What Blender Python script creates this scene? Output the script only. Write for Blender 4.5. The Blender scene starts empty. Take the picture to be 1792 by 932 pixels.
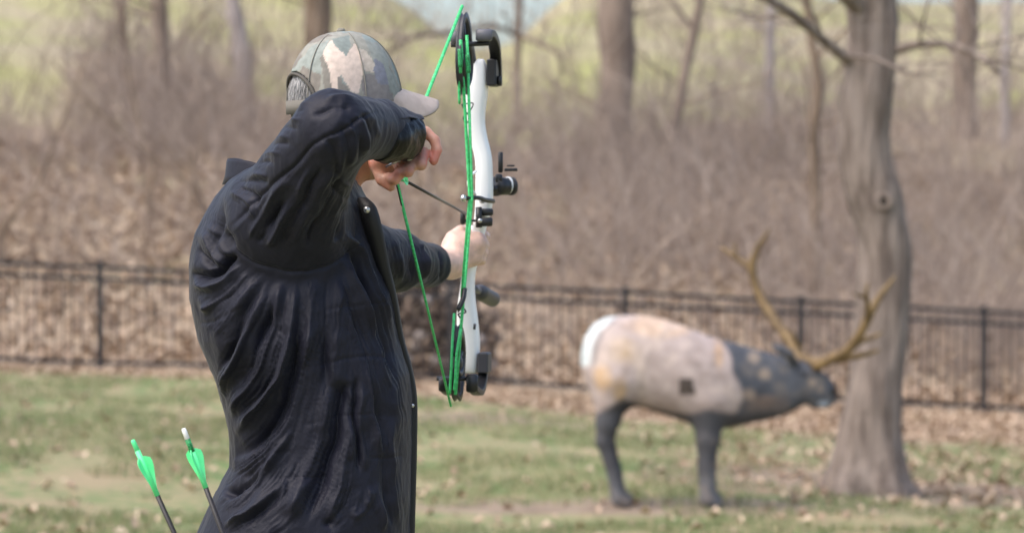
import bpy, math, random
import numpy as np
from mathutils import Vector, Matrix

R = math.radians
random.seed(7)
rng = np.random.default_rng(11)
SC = bpy.context.scene
COL = SC.collection

# ------------------------------------------------------------------ camera, light
F_PX = 4231.0
CAM = np.array([0.0, 0.0, 1.55])
PITCH = math.atan(116.0 / F_PX)
FW = np.array([0, math.cos(PITCH), -math.sin(PITCH)])
UP = np.array([0, math.sin(PITCH), math.cos(PITCH)])

cd = bpy.data.cameras.new('camera')
cam = bpy.data.objects.new('camera', cd)
COL.objects.link(cam)
cam.location = CAM
cam.rotation_euler = (R(90) - PITCH, 0, 0)
cd.sensor_width = 36.0
cd.lens = F_PX / 1792.0 * 36.0
cd.clip_start = 0.1
cd.clip_end = 3000
cd.dof.use_dof = True
cd.dof.focus_distance = 4.72
cd.dof.aperture_fstop = 3.9
SC.camera = cam

world = bpy.data.worlds.new('World')
SC.world = world
world.use_nodes = True
wn = world.node_tree
bg = wn.nodes['Background']
sky = wn.nodes.new('ShaderNodeTexSky')
sky.sky_type = 'NISHITA'
sky.sun_disc = False
SUN_EL, SUN_AZ = R(56), R(-125)          # azimuth measured from +Y (view direction), negative to the left
sky.sun_elevation = SUN_EL
sky.sun_rotation = SUN_AZ
sky.air_density = 1.0
sky.dust_density = 4.0
wn.links.new(sky.outputs[0], bg.inputs[0])
bg.inputs[1].default_value = 0.15
ld = bpy.data.lights.new('sun', 'SUN')
ld.energy = 0.9
ld.angle = R(60)
ld.color = (1.0, 0.97, 0.94)
lo = bpy.data.objects.new('sun', ld)
COL.objects.link(lo)
sdir = Vector((math.sin(SUN_AZ) * math.cos(SUN_EL), math.cos(SUN_AZ) * math.cos(SUN_EL), math.sin(SUN_EL)))
lo.rotation_euler = sdir.to_track_quat('Z', 'Y').to_euler()
SC.view_settings.view_transform = 'Standard'
SC.view_settings.look = 'None'
SC.view_settings.exposure = 1.12
SC.view_settings.gamma = 1.0
SC.view_settings.use_curve_mapping = False
SC.render.engine = 'CYCLES'
SC.cycles.use_denoising = True
SC.cycles.max_bounces = 5
SC.cycles.transparent_max_bounces = 8


# ------------------------------------------------------------------ helpers
def W(px, py, d):
    """world point seen at photo pixel px,py when it stands d metres ahead"""
    v = FW + (px - 896.0) / F_PX * np.array([1.0, 0, 0]) + (466.0 - py) / F_PX * UP
    return CAM + v * (d / v[1])


def proj(P):
    q = np.asarray(P, float) - CAM
    z = q @ FW
    return 896.0 + F_PX * q[..., 0] / z, 466.0 - F_PX * (q @ UP) / z


def ppm(d):
    return F_PX / d


def gz(x, y):
    """terrain height"""
    x = np.asarray(x, float); y = np.asarray(y, float)
    zc = np.interp(y, [-50, 5, 16, 28.5, 32], [0.0, 0, -0.56, -0.70, -0.70])
    t = np.clip((y - 5) / 18, 0, 1); t = t * t * (3 - 2 * t)
    z = zc - 0.05 * np.clip(x, -25, 25) * t
    hill = 0.185 * np.maximum(y - 32, 0)
    xa = x / np.maximum(y, 1)
    H = 11.3 - 4.2 * np.exp(-((xa + 0.012) / 0.036) ** 2) + 0.5 * np.sin(x * 0.11 + 1) + 0.3 * np.sin(x * 0.29)
    k = 1.2
    hill = -k * np.log(np.exp(-np.minimum(hill, 40) / k) + np.exp(-H / k)) + k * np.log(1 + np.exp(-H / k))
    hill = hill - 0.04 * np.maximum(y - 95, 0)
    und = 0.03 * np.sin(x * 0.9 + y * 0.35) + 0.025 * np.sin(x * 0.4 - y * 0.8)
    und = und * np.clip((y - 8) / 8, 0, 1)
    big = np.clip((y - 33) / 10, 0, 1) * (0.25 * np.sin(x * 0.33 + y * 0.21) + 0.2 * np.sin(x * 0.17 - y * 0.3 + 2))
    return z + hill + und + big


def ground_at(px, py_hint, d):
    x = (px - 896.0) / F_PX * d
    return np.array([x, d, float(gz(x, d))])


def tag(o, label=None, cat=None, group=None, kind=None):
    if label: o['label'] = label
    if cat: o['category'] = cat
    if group: o['group'] = group
    if kind: o['kind'] = kind
    return o


def empty(name, loc, label, cat, group=None):
    o = bpy.data.objects.new(name, None)
    o.empty_display_size = 0.1
    COL.objects.link(o)
    o.location = loc
    return tag(o, label, cat, group)


def mesh_obj(name, verts, faces, mat, parent=None, smooth=True):
    me = bpy.data.meshes.new(name)
    verts = np.asarray(verts, dtype=np.float32)
    if isinstance(faces, np.ndarray):
        n = faces.shape[1]
        me.vertices.add(len(verts)); me.vertices.foreach_set('co', verts.ravel())
        me.loops.add(faces.size); me.loops.foreach_set('vertex_index', faces.astype(np.int32).ravel())
        me.polygons.add(len(faces))
        me.polygons.foreach_set('loop_start', np.arange(0, faces.size, n, dtype=np.int32))
        me.polygons.foreach_set('loop_total', np.full(len(faces), n, dtype=np.int32))
        me.update(calc_edges=True)
    else:
        me.from_pydata(verts.tolist(), [], faces)
    me.validate()
    if smooth:
        me.polygons.foreach_set('use_smooth', np.ones(len(me.polygons), dtype=bool))
    if mat: me.materials.append(mat)
    o = bpy.data.objects.new(name, me)
    COL.objects.link(o)
    if parent is not None:
        o.parent = parent
        o.matrix_parent_inverse = Matrix.Translation(parent.location).inverted() if parent.type == 'EMPTY' else Matrix.Identity(4)
    return o


def color_attr(o, cols, name='Col'):
    a = o.data.color_attributes.new(name, 'FLOAT_COLOR', 'POINT')
    c = np.ones((len(o.data.vertices), 4), np.float32); c[:, :3] = cols
    a.data.foreach_set('color', c.ravel())


class MB:
    """collects shapes into one mesh"""
    def __init__(s): s.v = []; s.f = []; s.n = 0
    def add(s, v, f):
        s.v.append(np.asarray(v, float)); s.f += [tuple(i + s.n for i in q) for q in f]; s.n += len(v)
    def tube(s, pts, rad, seg=8, cap=True, flat=None):
        pts = np.asarray(pts, float); n = len(pts)
        rad = np.broadcast_to(np.asarray(rad, float), (n,)) if np.ndim(rad) <= 1 else rad
        T = np.gradient(pts, axis=0); T /= np.linalg.norm(T, axis=1)[:, None] + 1e-12
        ref = np.array([0, 0, 1.0]) if abs(T[0][2]) < 0.9 else np.array([0, 1.0, 0])
        a = np.cross(T[0], ref); a /= np.linalg.norm(a)
        V = []
        for i in range(n):
            a = a - T[i] * (a @ T[i]); a /= np.linalg.norm(a); b = np.cross(T[i], a)
            for k in range(seg):
                th = 2 * math.pi * k / seg
                V.append(pts[i] + rad[i] * (math.cos(th) * a + math.sin(th) * b))
        Fc = [(i * seg + k, i * seg + (k + 1) % seg, (i + 1) * seg + (k + 1) % seg, (i + 1) * seg + k)
              for i in range(n - 1) for k in range(seg)]
        if cap:
            Fc.append(tuple(range(seg - 1, -1, -1))); Fc.append(tuple(range((n - 1) * seg, n * seg)))
        s.add(V, Fc); return s
    def box(s, c, size, X=(1, 0, 0), Y=(0, 1, 0), Z=(0, 0, 1), bev=0.0):
        c = np.asarray(c, float); X, Y, Z = (np.asarray(a, float) / np.linalg.norm(a) for a in (X, Y, Z))
        hx, hy, hz = (q / 2 for q in size); b = min(bev, hx * .9, hy * .9, hz * .9)
        if b <= 0:
            V = [c + X * sx * hx + Y * sy * hy + Z * sz * hz for sz in (-1, 1) for sx, sy in ((-1, -1), (1, -1), (1, 1), (-1, 1))]
            s.add(V, [(3, 2, 1, 0), (4, 5, 6, 7), (0, 1, 5, 4), (1, 2, 6, 5), (2, 3, 7, 6), (3, 0, 4, 7)]); return s
        rings = []
        for z, k in ((-hz, b), (-hz + b, 0), (hz - b, 0), (hz, b)):
            x, y = hx - k, hy - k
            rings += [c + X * p + Y * q + Z * z for p, q in ((-x + b, -y), (x - b, -y), (x, -y + b), (x, y - b), (x - b, y), (-x + b, y), (-x, y - b), (-x, -y + b))]
        Fc = [(i * 8 + k, i * 8 + (k + 1) % 8, (i + 1) * 8 + (k + 1) % 8, (i + 1) * 8 + k) for i in range(3) for k in range(8)]
        Fc += [tuple(range(7, -1, -1)), tuple(range(24, 32))]
        s.add(rings, Fc); return s
    def ellipsoid(s, c, r, seg=20, rings=12, M=None):
        V = []; c = np.asarray(c, float)
        for i in range(rings + 1):
            ph = math.pi * i / rings
            for k in range(seg):
                th = 2 * math.pi * k / seg
                p = np.array([r[0] * math.sin(ph) * math.cos(th), r[1] * math.sin(ph) * math.sin(th), r[2] * math.cos(ph)])
                if M is not None: p = M @ p
                V.append(c + p)
        Fc = [(i * seg + k, (i + 1) * seg + k, (i + 1) * seg + (k + 1) % seg, i * seg + (k + 1) % seg) for i in range(rings) for k in range(seg)]
        s.add(V, Fc); return s
    def torus(s, c, R0, r, N=(0, 0, 1), seg=28, sub=8, sx=1.0):
        N = np.asarray(N, float); N /= np.linalg.norm(N)
        a = np.cross(N, [0.3, 0.2, 1.0]); a /= np.linalg.norm(a); b = np.cross(N, a)
        V = []
        for i in range(seg):
            t = 2 * math.pi * i / seg; e = math.cos(t) * a * sx + math.sin(t) * b
            for k in range(sub):
                u = 2 * math.pi * k / sub
                V.append(np.asarray(c) + e * R0 + (e * math.cos(u) + N * math.sin(u)) * r)
        Fc = [(i * sub + k, ((i + 1) % seg) * sub + k, ((i + 1) % seg) * sub + (k + 1) % sub, i * sub + (k + 1) % sub) for i in range(seg) for k in range(sub)]
        s.add(V, Fc); return s
    def build(s, name, mat, parent=None, smooth=True):
        return mesh_obj(name, np.concatenate(s.v), s.f, mat, parent, smooth)


def catmull(pts, n=6):
    P = np.asarray(pts, float)
    P = np.vstack([2 * P[0] - P[1], P, 2 * P[-1] - P[-2]])
    out = []
    for i in range(1, len(P) - 2):
        for t in np.linspace(0, 1, n, endpoint=False):
            out.append(0.5 * ((2 * P[i]) + (-P[i - 1] + P[i + 1]) * t + (2 * P[i - 1] - 5 * P[i] + 4 * P[i + 1] - P[i + 2]) * t * t + (-P[i - 1] + 3 * P[i] - 3 * P[i + 1] + P[i + 2]) * t ** 3))
    out.append(P[-2])
    return np.array(out)


# value noise
_T = rng.random((64, 64, 64)).astype(np.float32) * 2 - 1
def vnoise(P, scale, oct=1, off=0.0):
    P = np.asarray(P, np.float32) * scale + off
    out = np.zeros(len(P), np.float32); amp = 1.0
    for _ in range(oct):
        i = np.floor(P).astype(int); f = P - i; f = f * f * (3 - 2 * f); i &= 63; j = (i + 1) & 63
        def L(a, b, c): return _T[a, b, c]
        x0, y0, z0, x1, y1, z1 = i[:, 0], i[:, 1], i[:, 2], j[:, 0], j[:, 1], j[:, 2]
        c00 = L(x0, y0, z0) * (1 - f[:, 0]) + L(x1, y0, z0) * f[:, 0]
        c10 = L(x0, y1, z0) * (1 - f[:, 0]) + L(x1, y1, z0) * f[:, 0]
        c01 = L(x0, y0, z1) * (1 - f[:, 0]) + L(x1, y0, z1) * f[:, 0]
        c11 = L(x0, y1, z1) * (1 - f[:, 0]) + L(x1, y1, z1) * f[:, 0]
        c0 = c00 * (1 - f[:, 1]) + c10 * f[:, 1]; c1 = c01 * (1 - f[:, 1]) + c11 * f[:, 1]
        out += amp * (c0 * (1 - f[:, 2]) + c1 * f[:, 2]); P = P * 2.03 + 17.3; amp *= 0.5
    return out


# signed distance shapes -------------------------------------------------
def rcone(a, b, ra, rb):
    a = np.asarray(a, np.float32); b = np.asarray(b, np.float32); ba = b - a; L2 = float(ba @ ba) + 1e-12
    def f(P):
        t = np.clip(((P - a) @ ba) / L2, 0, 1)
        return np.linalg.norm(P - a - t[:, None] * ba, axis=1) - (ra + (rb - ra) * t)
    f.box = (np.minimum(a - ra, b - rb), np.maximum(a + ra, b + rb)); return f


def ell(c, r, M=None):
    c = np.asarray(c, np.float32); r = np.asarray(r, np.float32)
    def f(P):
        q = P - c
        if M is not None: q = q @ M
        k = np.linalg.norm(q / r, axis=1)
        k1 = np.linalg.norm(q / (r * r), axis=1) + 1e-9
        return k * (k - 1.0) / k1
    m = float(max(r)); f.box = (c - m, c + m); return f


def stack(rows, pw=2.3, axis=2):
    """rows: (h, c1, c2, a1, a2): superellipse cross-sections along an axis"""
    rows = np.array(sorted(rows), float); o = [i for i in range(3) if i != axis]
    def f(P):
        h = P[:, axis]; g = [np.interp(h, rows[:, 0], rows[:, k]) for k in (1, 2, 3, 4)]
        u = np.abs(P[:, o[0]] - g[0]) / g[2]; v = np.abs(P[:, o[1]] - g[1]) / g[3]
        d = ((u ** pw + v ** pw) ** (1 / pw) - 1) * np.minimum(g[2], g[3])
        return np.maximum(d, np.maximum(h - rows[-1, 0], rows[0, 0] - h))
    lo = np.zeros(3); hi = np.zeros(3); lo[axis], hi[axis] = rows[0, 0], rows[-1, 0]
    lo[o[0]], hi[o[0]] = (rows[:, 1] - rows[:, 3]).min(), (rows[:, 1] + rows[:, 3]).max()
    lo[o[1]], hi[o[1]] = (rows[:, 2] - rows[:, 4]).min(), (rows[:, 2] + rows[:, 4]).max()
    f.box = (lo, hi); return f


def smin(a, b, k):
    h = np.clip(0.5 + 0.5 * (b - a) / k, 0, 1)
    return b + (a - b) * h - k * h * (1 - h)


def union(items, k):
    """items: functions or (function, k)"""
    def f(P):
        r = None
        for it in items:
            g, kk = it if isinstance(it, tuple) else (it, k)
            d = g(P); r = d if r is None else smin(r, d, kk)
        return r
    bs = [(it[0] if isinstance(it, tuple) else it).box for it in items]
    f.box = (np.min([b[0] for b in bs], axis=0), np.max([b[1] for b in bs], axis=0)); return f


def sdf_mesh(f, h, pad=0.02, N=12):
    lo = np.asarray(f.box[0], float) - pad; hi = np.asarray(f.box[1], float) + pad
    nb = np.ceil((hi - lo) / (h * N)).astype(int)
    B = np.stack(np.meshgrid(*[np.arange(n) for n in nb], indexing='ij'), -1).reshape(-1, 3)
    cen = lo + (B + 0.5) * h * N
    B = B[np.abs(f(cen.astype(np.float32))) < h * N * 1.35]
    g = np.stack(np.meshgrid(*[np.arange(N + 1)] * 3, indexing='ij'), -1)
    C, V8 = [], []
    offs = np.array([(0, 0, 0), (1, 0, 0), (0, 1, 0), (1, 1, 0), (0, 0, 1), (1, 0, 1), (0, 1, 1), (1, 1, 1)])
    for s in range(0, len(B), 96):
        b = B[s:s + 96]
        G = b[:, None, None, None, :] * N + g
        P = (lo + G * h).astype(np.float32)
        v = f(P.reshape(-1, 3)).reshape(len(b), N + 1, N + 1, N + 1)
        c8 = np.stack([v[:, o[0]:N + o[0], o[1]:N + o[1], o[2]:N + o[2]] for o in offs], -1)
        ins = c8 < 0; m = ins.any(-1) & ~ins.all(-1)
        C.append(G[:, :N, :N, :N][m]); V8.append(c8[m])
    C = np.concatenate(C); V8 = np.concatenate(V8)
    ins = V8 < 0
    E = [(0, 1), (2, 3), (4, 5), (6, 7), (0, 2), (1, 3), (4, 6), (5, 7), (0, 4), (1, 5), (2, 6), (3, 7)]
    acc = np.zeros((len(C), 3)); cnt = np.zeros(len(C))
    for a, b in E:
        m = ins[:, a] != ins[:, b]
        t = V8[m, a] / (V8[m, a] - V8[m, b])
        acc[m] += offs[a] + t[:, None] * (offs[b] - offs[a]); cnt[m] += 1
    verts = lo + (C + acc / cnt[:, None]) * h
    dim = nb * N + 2
    key = lambda c: (c[:, 0] * dim[1] + c[:, 1]) * dim[2] + c[:, 2]
    K = key(C); order = np.argsort(K); Ks = K[order]
    def find(c):
        k = key(c); p = np.clip(np.searchsorted(Ks, k), 0, len(Ks) - 1); ok = Ks[p] == k
        return order[p], ok
    quads = []
    for ax, corner in ((0, 1), (1, 2), (2, 4)):
        m = ins[:, 0] != ins[:, corner]; c = C[m]; flip = ins[m, 0]
        e1 = np.zeros(3, int); e2 = np.zeros(3, int); e1[(ax + 1) % 3] = 1; e2[(ax + 2) % 3] = 1
        ids = []; ok = np.ones(len(c), bool)
        for d in (0 * e1, e1, e1 + e2, e2):
            i, k = find(c - d); ids.append(i); ok &= k
        q = np.stack(ids, 1); q[~flip] = q[~flip][:, ::-1]
        quads.append(q[ok])
    return verts, np.concatenate(quads)


def normals_of(me_obj):
    n = np.zeros(len(me_obj.data.vertices) * 3, np.float32)
    me_obj.data.vertices.foreach_get('normal', n); return n.reshape(-1, 3)


def set_co(o, v):
    o.data.vertices.foreach_set('co', np.asarray(v, np.float32).ravel()); o.data.update()


def relax(v, q, it=2, lam=0.5):
    e = np.concatenate([q[:, [0, 1]], q[:, [1, 2]], q[:, [2, 3]], q[:, [3, 0]]])
    for _ in range(it):
        s = np.zeros_like(v); c = np.zeros(len(v))
        for k in range(3):
            s[:, k] = np.bincount(e[:, 0], v[e[:, 1], k], len(v)) + np.bincount(e[:, 1], v[e[:, 0], k], len(v))
        c = np.bincount(e[:, 0], minlength=len(v)) + np.bincount(e[:, 1], minlength=len(v))
        v = v + lam * (s / np.maximum(c, 1)[:, None] - v)
    return v


def polydist(u, v, pts):
    """distance and running parameter to a polyline in the plane"""
    best = np.full(len(u), 1e9); par = np.zeros(len(u)); side = np.zeros(len(u)); n = len(pts) - 1
    for i in range(n):
        ax, ay = pts[i]; bx, by = pts[i + 1]; dx, dy = bx - ax, by - ay; L = dx * dx + dy * dy
        t = np.clip(((u - ax) * dx + (v - ay) * dy) / L, 0, 1)
        ex, ey = u - ax - t * dx, v - ay - t * dy; d = np.hypot(ex, ey); m = d < best
        best[m] = d[m]; par[m] = (i + t[m]) / n; side[m] = np.sign(dx * ey - dy * ex)[m]
    return best, par, side


# ------------------------------------------------------------------ materials
def new_mat(name):
    m = bpy.data.materials.new(name); m.use_nodes = True
    return m, m.node_tree, m.node_tree.nodes['Principled BSDF']


def lin(*c):
    return tuple((x / 255 / 12.92 if x <= 10 else ((x / 255 + 0.055) / 1.055) ** 2.4) for x in c)


def lp(r, g, b): return lin(r + 2, g + 1, b - 3)


def mat(name, c, rough=0.6, c2=None, ns=20.0, bump=0.0, bs=80.0, metal=0.0, spec=0.5, attr=False, island=None, stretch=None, sss=0.0, sheen=0.0, coat=0.0, bdist=0.002):
    m, nt, p = new_mat(name); N = nt.nodes; L = nt.links
    p.inputs['Roughness'].default_value = rough
    p.inputs['Metallic'].default_value = metal
    p.inputs['Specular IOR Level'].default_value = spec
    if sheen: p.inputs['Sheen Weight'].default_value = sheen; p.inputs['Sheen Roughness'].default_value = 0.4
    if coat: p.inputs['Coat Weight'].default_value = coat; p.inputs['Coat Roughness'].default_value = 0.15
    if sss:
        p.inputs['Subsurface Weight'].default_value = sss; p.inputs['Subsurface Radius'].default_value = (0.01, 0.004, 0.002)
        p.inputs['Subsurface Scale'].default_value = 1.0
    tc = N.new('ShaderNodeTexCoord'); src = tc.outputs['Object']
    if stretch:
        mp = N.new('ShaderNodeMapping'); mp.inputs['Scale'].default_value = stretch; L.new(src, mp.inputs[0]); src = mp.outputs[0]
    col = None
    if attr:
        a = N.new('ShaderNodeAttribute'); a.attribute_name = 'Col'; col = a.outputs['Color']
    if island:
        g = N.new('ShaderNodeNewGeometry'); r = N.new('ShaderNodeValToRGB'); L.new(g.outputs['Random Per Island'], r.inputs[0])
        e = r.color_ramp.elements
        while len(e) < len(island): e.new(0.5)
        for i, cc in enumerate(island): e[i].position = i / (len(island) - 1); e[i].color = (*cc, 1)
        col = r.outputs[0]
    if c2 is not None or attr or island:
        nz = N.new('ShaderNodeTexNoise'); nz.inputs['Scale'].default_value = ns; nz.inputs['Detail'].default_value = 6; L.new(src, nz.inputs['Vector'])
        if c2 is not None:
            r = N.new('ShaderNodeValToRGB'); L.new(nz.outputs[0], r.inputs[0])
            r.color_ramp.elements[0].position = 0.35; r.color_ramp.elements[1].position = 0.65
            r.color_ramp.elements[0].color = (*c, 1); r.color_ramp.elements[1].color = (*c2, 1); col = r.outputs[0]
        else:
            mx = N.new('ShaderNodeMix'); mx.data_type = 'RGBA'; mx.blend_type = 'MULTIPLY'; mx.inputs[0].default_value = 1.0
            mr = N.new('ShaderNodeMapRange'); L.new(nz.outputs[0], mr.inputs[0]); mr.inputs[1].default_value = 0.3; mr.inputs[2].default_value = 0.7; mr.inputs[3].default_value = 0.82; mr.inputs[4].default_value = 1.12
            L.new(col, mx.inputs[6]); L.new(mr.outputs[0], mx.inputs[7]); col = mx.outputs[2]
    if col is not None: L.new(col, p.inputs['Base Color'])
    else: p.inputs['Base Color'].default_value = (*c, 1)
    if bump:
        bz = N.new('ShaderNodeTexNoise'); bz.inputs['Scale'].default_value = bs; bz.inputs['Detail'].default_value = 5; L.new(src, bz.inputs['Vector'])
        bp = N.new('ShaderNodeBump'); bp.inputs['Strength'].default_value = bump; bp.inputs['Distance'].default_value = bdist
        L.new(bz.outputs[0], bp.inputs['Height']); L.new(bp.outputs[0], p.inputs['Normal'])
    return m


M = {}
M['jacket'] = mat('jacket_nylon', (0.0070, 0.0074, 0.0150), 0.58, c2=(0.0100, 0.0106, 0.0205), ns=9, bump=0.35, bs=75, spec=0.24, sheen=0.08, bdist=0.0030)
M['jacket_dark'] = mat('jacket_lining', (0.006, 0.006, 0.008), 0.6, bump=0.2, bs=300)
M['strap'] = mat('black_leather', (0.003, 0.003, 0.0035), 0.36, bump=0.6, bs=90, spec=0.26, bdist=0.003)
M['steel'] = mat('dull_steel', (0.55, 0.55, 0.56), 0.3, metal=1.0)
M['skin'] = mat('skin', (0, 0, 0), 0.48, attr=True, ns=60, bump=0.35, bs=260, sss=0.15, bdist=0.0015)
M['trouser'] = mat('trouser_cloth', (0.03, 0.035, 0.05), 0.85, bump=0.3, bs=300)
M['boot'] = mat('boot_leather', (0.03, 0.02, 0.014), 0.5, bump=0.3, bs=120)
M['cap'] = mat('camouflage_cotton', (0, 0, 0), 0.85, attr=True, ns=90, bump=0.35, bs=700, bdist=0.001)
M['hair'] = mat('grey_hair', (0, 0, 0), 0.5, island=[(0.08, 0.077, 0.075), (0.2, 0.195, 0.19), (0.36, 0.352, 0.345), (0.55, 0.54, 0.53)])
M['white'] = mat('white_paint', (0.84, 0.84, 0.83), 0.38, bump=0.05, bs=200)
M['black'] = mat('black_anodised', (0.012, 0.012, 0.014), 0.42, bump=0.1, bs=200)
M['charcoal'] = mat('charcoal_composite', (0.035, 0.035, 0.042), 0.5)
M['dkgrey'] = mat('grey_composite', (0.10, 0.10, 0.115), 0.45)
M['green'] = mat('green_string', (0.03, 0.42, 0.11), 0.55, c2=(0.09, 0.68, 0.24), ns=160, bump=0.3, bs=900)
M['green_dark'] = mat('green_serving', (0.004, 0.07, 0.02), 0.6, c2=(0.03, 0.40, 0.12), ns=420)
M['neon'] = mat('neon_green_vinyl', (0.10, 0.86, 0.30), 0.45, c2=(0.17, 0.92, 0.38), ns=30)
M['carbon'] = mat('carbon_shaft', (0.008, 0.007, 0.007), 0.35, c2=(0.03, 0.022, 0.018), ns=500)
M['elk'] = mat('painted_foam', (0, 0, 0), 0.75, attr=True, ns=14, bump=0.5, bs=60, bdist=0.006)
M['antler'] = mat('antler_plastic', lin(92, 73, 46), 0.65, c2=lin(124, 101, 64), ns=12, bump=0.3, bs=60)
M['fence'] = mat('black_aluminium', (0.022, 0.020, 0.022), 0.45)
BARK = dict(ns=5.5, bump=1.0, bs=16, stretch=(1, 1, 0.22), bdist=0.03)
M['bark'] = mat('grey_bark', lin(98, 86, 78), 0.9, c2=lin(140, 127, 117), ns=14, bump=1.0, bs=30, stretch=(1, 1, 0.16), bdist=0.03)
M['bark_far'] = mat('brown_grey_bark', lp(108, 95, 88), 0.9, c2=lp(138, 124, 115), **BARK)
M['bark_pale'] = mat('pale_bark', lin(148, 138, 134), 0.9, c2=lin(170, 160, 155), **BARK)
M['bark_dark'] = mat('dark_bark', lp(102, 88, 77), 0.9, c2=lp(128, 112, 98), **BARK)
M['bark_hole'] = mat('knot_dark', (0.03, 0.022, 0.016), 0.9)
M['twig'] = mat('twigs', (0, 0, 0), 0.85, island=[lin(124, 109, 99), lin(148, 132, 120), lin(168, 151, 138), lin(190, 174, 158)], ns=3)
M['leaf'] = mat('dead_leaves', (0, 0, 0), 0.7, island=[lp(140, 118, 102), lp(160, 138, 120), lp(176, 155, 136), lp(200, 180, 160)], ns=30)
M['grass'] = mat('grass_blades', (0, 0, 0), 0.7, island=[lin(80, 106, 54), lin(106, 122, 74), lin(134, 134, 96), lin(164, 152, 120)], ns=0.8)
M['log_bark'] = mat('log_bark', lin(46, 37, 31), 0.9, c2=lin(70, 57, 48), ns=9, bump=0.8, bs=30, bdist=0.01)
M['log_end'] = mat('log_end', lin(96, 82, 72), 0.85, c2=lin(90, 80, 72), ns=8)
le = M['log_end'].node_tree; oi = le.nodes.new('ShaderNodeObjectInfo'); cr_ = le.nodes.new('ShaderNodeValToRGB'); le.links.new(oi.outputs['Random'], cr_.inputs[0])
for k_, (p_, c_) in enumerate(((0.0, (58, 46, 38)), (0.55, (70, 57, 48)), (0.80, (98, 82, 70)), (1.0, (158, 150, 146)))):
    e_ = cr_.color_ramp.elements[k_] if k_ < 2 else cr_.color_ramp.elements.new(p_)
    e_.position = p_; e_.color = (*lin(*c_), 1)
le.links.new(cr_.outputs[0], le.nodes['Principled BSDF'].inputs['Base Color'])
M['quiver'] = mat('quiver_leather', (0.02, 0.016, 0.013), 0.5, bump=0.3, bs=120)

# ground material: leaf/grass/bare zones held in a colour attribute, broken up by noise
gm, nt, p = new_mat('lawn_and_litter'); N, L = nt.nodes, nt.links
p.inputs['Roughness'].default_value = 0.95; p.inputs['Specular IOR Level'].default_value = 0.2
tc = N.new('ShaderNodeTexCoord')
def nz(scale, det=6, src=None):
    n = N.new('ShaderNodeTexNoise'); n.inputs['Scale'].default_value = scale; n.inputs['Detail'].default_value = det
    L.new(src or tc.outputs['Object'], n.inputs['Vector']); return n.outputs[0]
def mixc(f, a, b, mode='MIX'):
    m = N.new('ShaderNodeMix'); m.data_type = 'RGBA'; m.blend_type = mode
    (L.new(f, m.inputs[0]) if not isinstance(f, float) else setattr(m.inputs[0], 'default_value', f))
    for s, v in ((6, a), (7, b)):
        (L.new(v, m.inputs[s]) if not isinstance(v, tuple) else setattr(m.inputs[s], 'default_value', (*v, 1)))
    return m.outputs[2]
def rng_(src, a, b, c=0.0, d=1.0):
    m = N.new('ShaderNodeMapRange'); L.new(src, m.inputs[0])
    for i, v in zip((1, 2, 3, 4), (a, b, c, d)): m.inputs[i].default_value = v
    return m.outputs[0]
at = N.new('ShaderNodeAttribute'); at.attribute_name = 'Col'
sep = N.new('ShaderNodeSeparateColor'); L.new(at.outputs['Color'], sep.inputs[0])
def addm(a, b, op='ADD'):
    m = N.new('ShaderNodeMath'); m.operation = op; L.new(a, m.inputs[0])
    (L.new(b, m.inputs[1]) if not isinstance(b, float) else setattr(m.inputs[1], 'default_value', b)); return m.outputs[0]
grass = mixc(rng_(nz(0.9), 0.36, 0.60), lin(86, 113, 64), lin(130, 129, 95))
grass = mixc(rng_(nz(7), 0.45, 0.65), grass, lin(156, 140, 110)); grass = mixc(rng_(nz(0.55, 3), 0.52, 0.62), grass, lin(148, 134, 106))
leaf = mixc(rng_(nz(9), 0.35, 0.65), lp(122, 104, 90), lp(174, 154, 134))
leaf = mixc(rng_(nz(34), 0.4, 0.7), leaf, lp(190, 173, 152))
bare = mixc(rng_(nz(3.1), 0.35, 0.65), lin(118, 102, 88), lin(150, 134, 116))
wild = mixc(rng_(nz(0.5), 0.4, 0.6), lp(124, 110, 98), lp(148, 133, 118))
wild = mixc(rng_(nz(3.3), 0.4, 0.7), wild, lp(176, 156, 134)); wild = mixc(rng_(nz(0.28, 3), 0.52, 0.62), wild, lin(156, 144, 116))
mead = mixc(rng_(nz(0.25), 0.38, 0.62), lin(146, 146, 96), lin(158, 147, 122))
f_leaf = rng_(addm(sep.outputs[0], addm(nz(1.3), -0.5), 'ADD'), 0.4, 0.6)
f_bare = rng_(addm(sep.outputs[1], addm(nz(1.1), -0.5), 'ADD'), 0.35, 0.6)
col = mixc(f_bare, grass, bare)
f_wild = rng_(sep.outputs[2], 0.2, 0.45)
f_mead = rng_(addm(sep.outputs[2], addm(addm(nz(0.22), -0.5), 0.5, 'MULTIPLY'), 'ADD'), 0.62, 0.80)
col = mixc(f_wild, col, wild); col = mixc(f_leaf, col, leaf); col = mixc(f_mead, col, mead)
L.new(col, p.inputs['Base Color'])
bp = N.new('ShaderNodeBump'); bp.inputs['Distance'].default_value = 0.03; bp.inputs['Strength'].default_value = 0.8
L.new(nz(14), bp.inputs['Height']); L.new(bp.outputs[0], p.inputs['Normal'])
M['ground'] = gm


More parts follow.
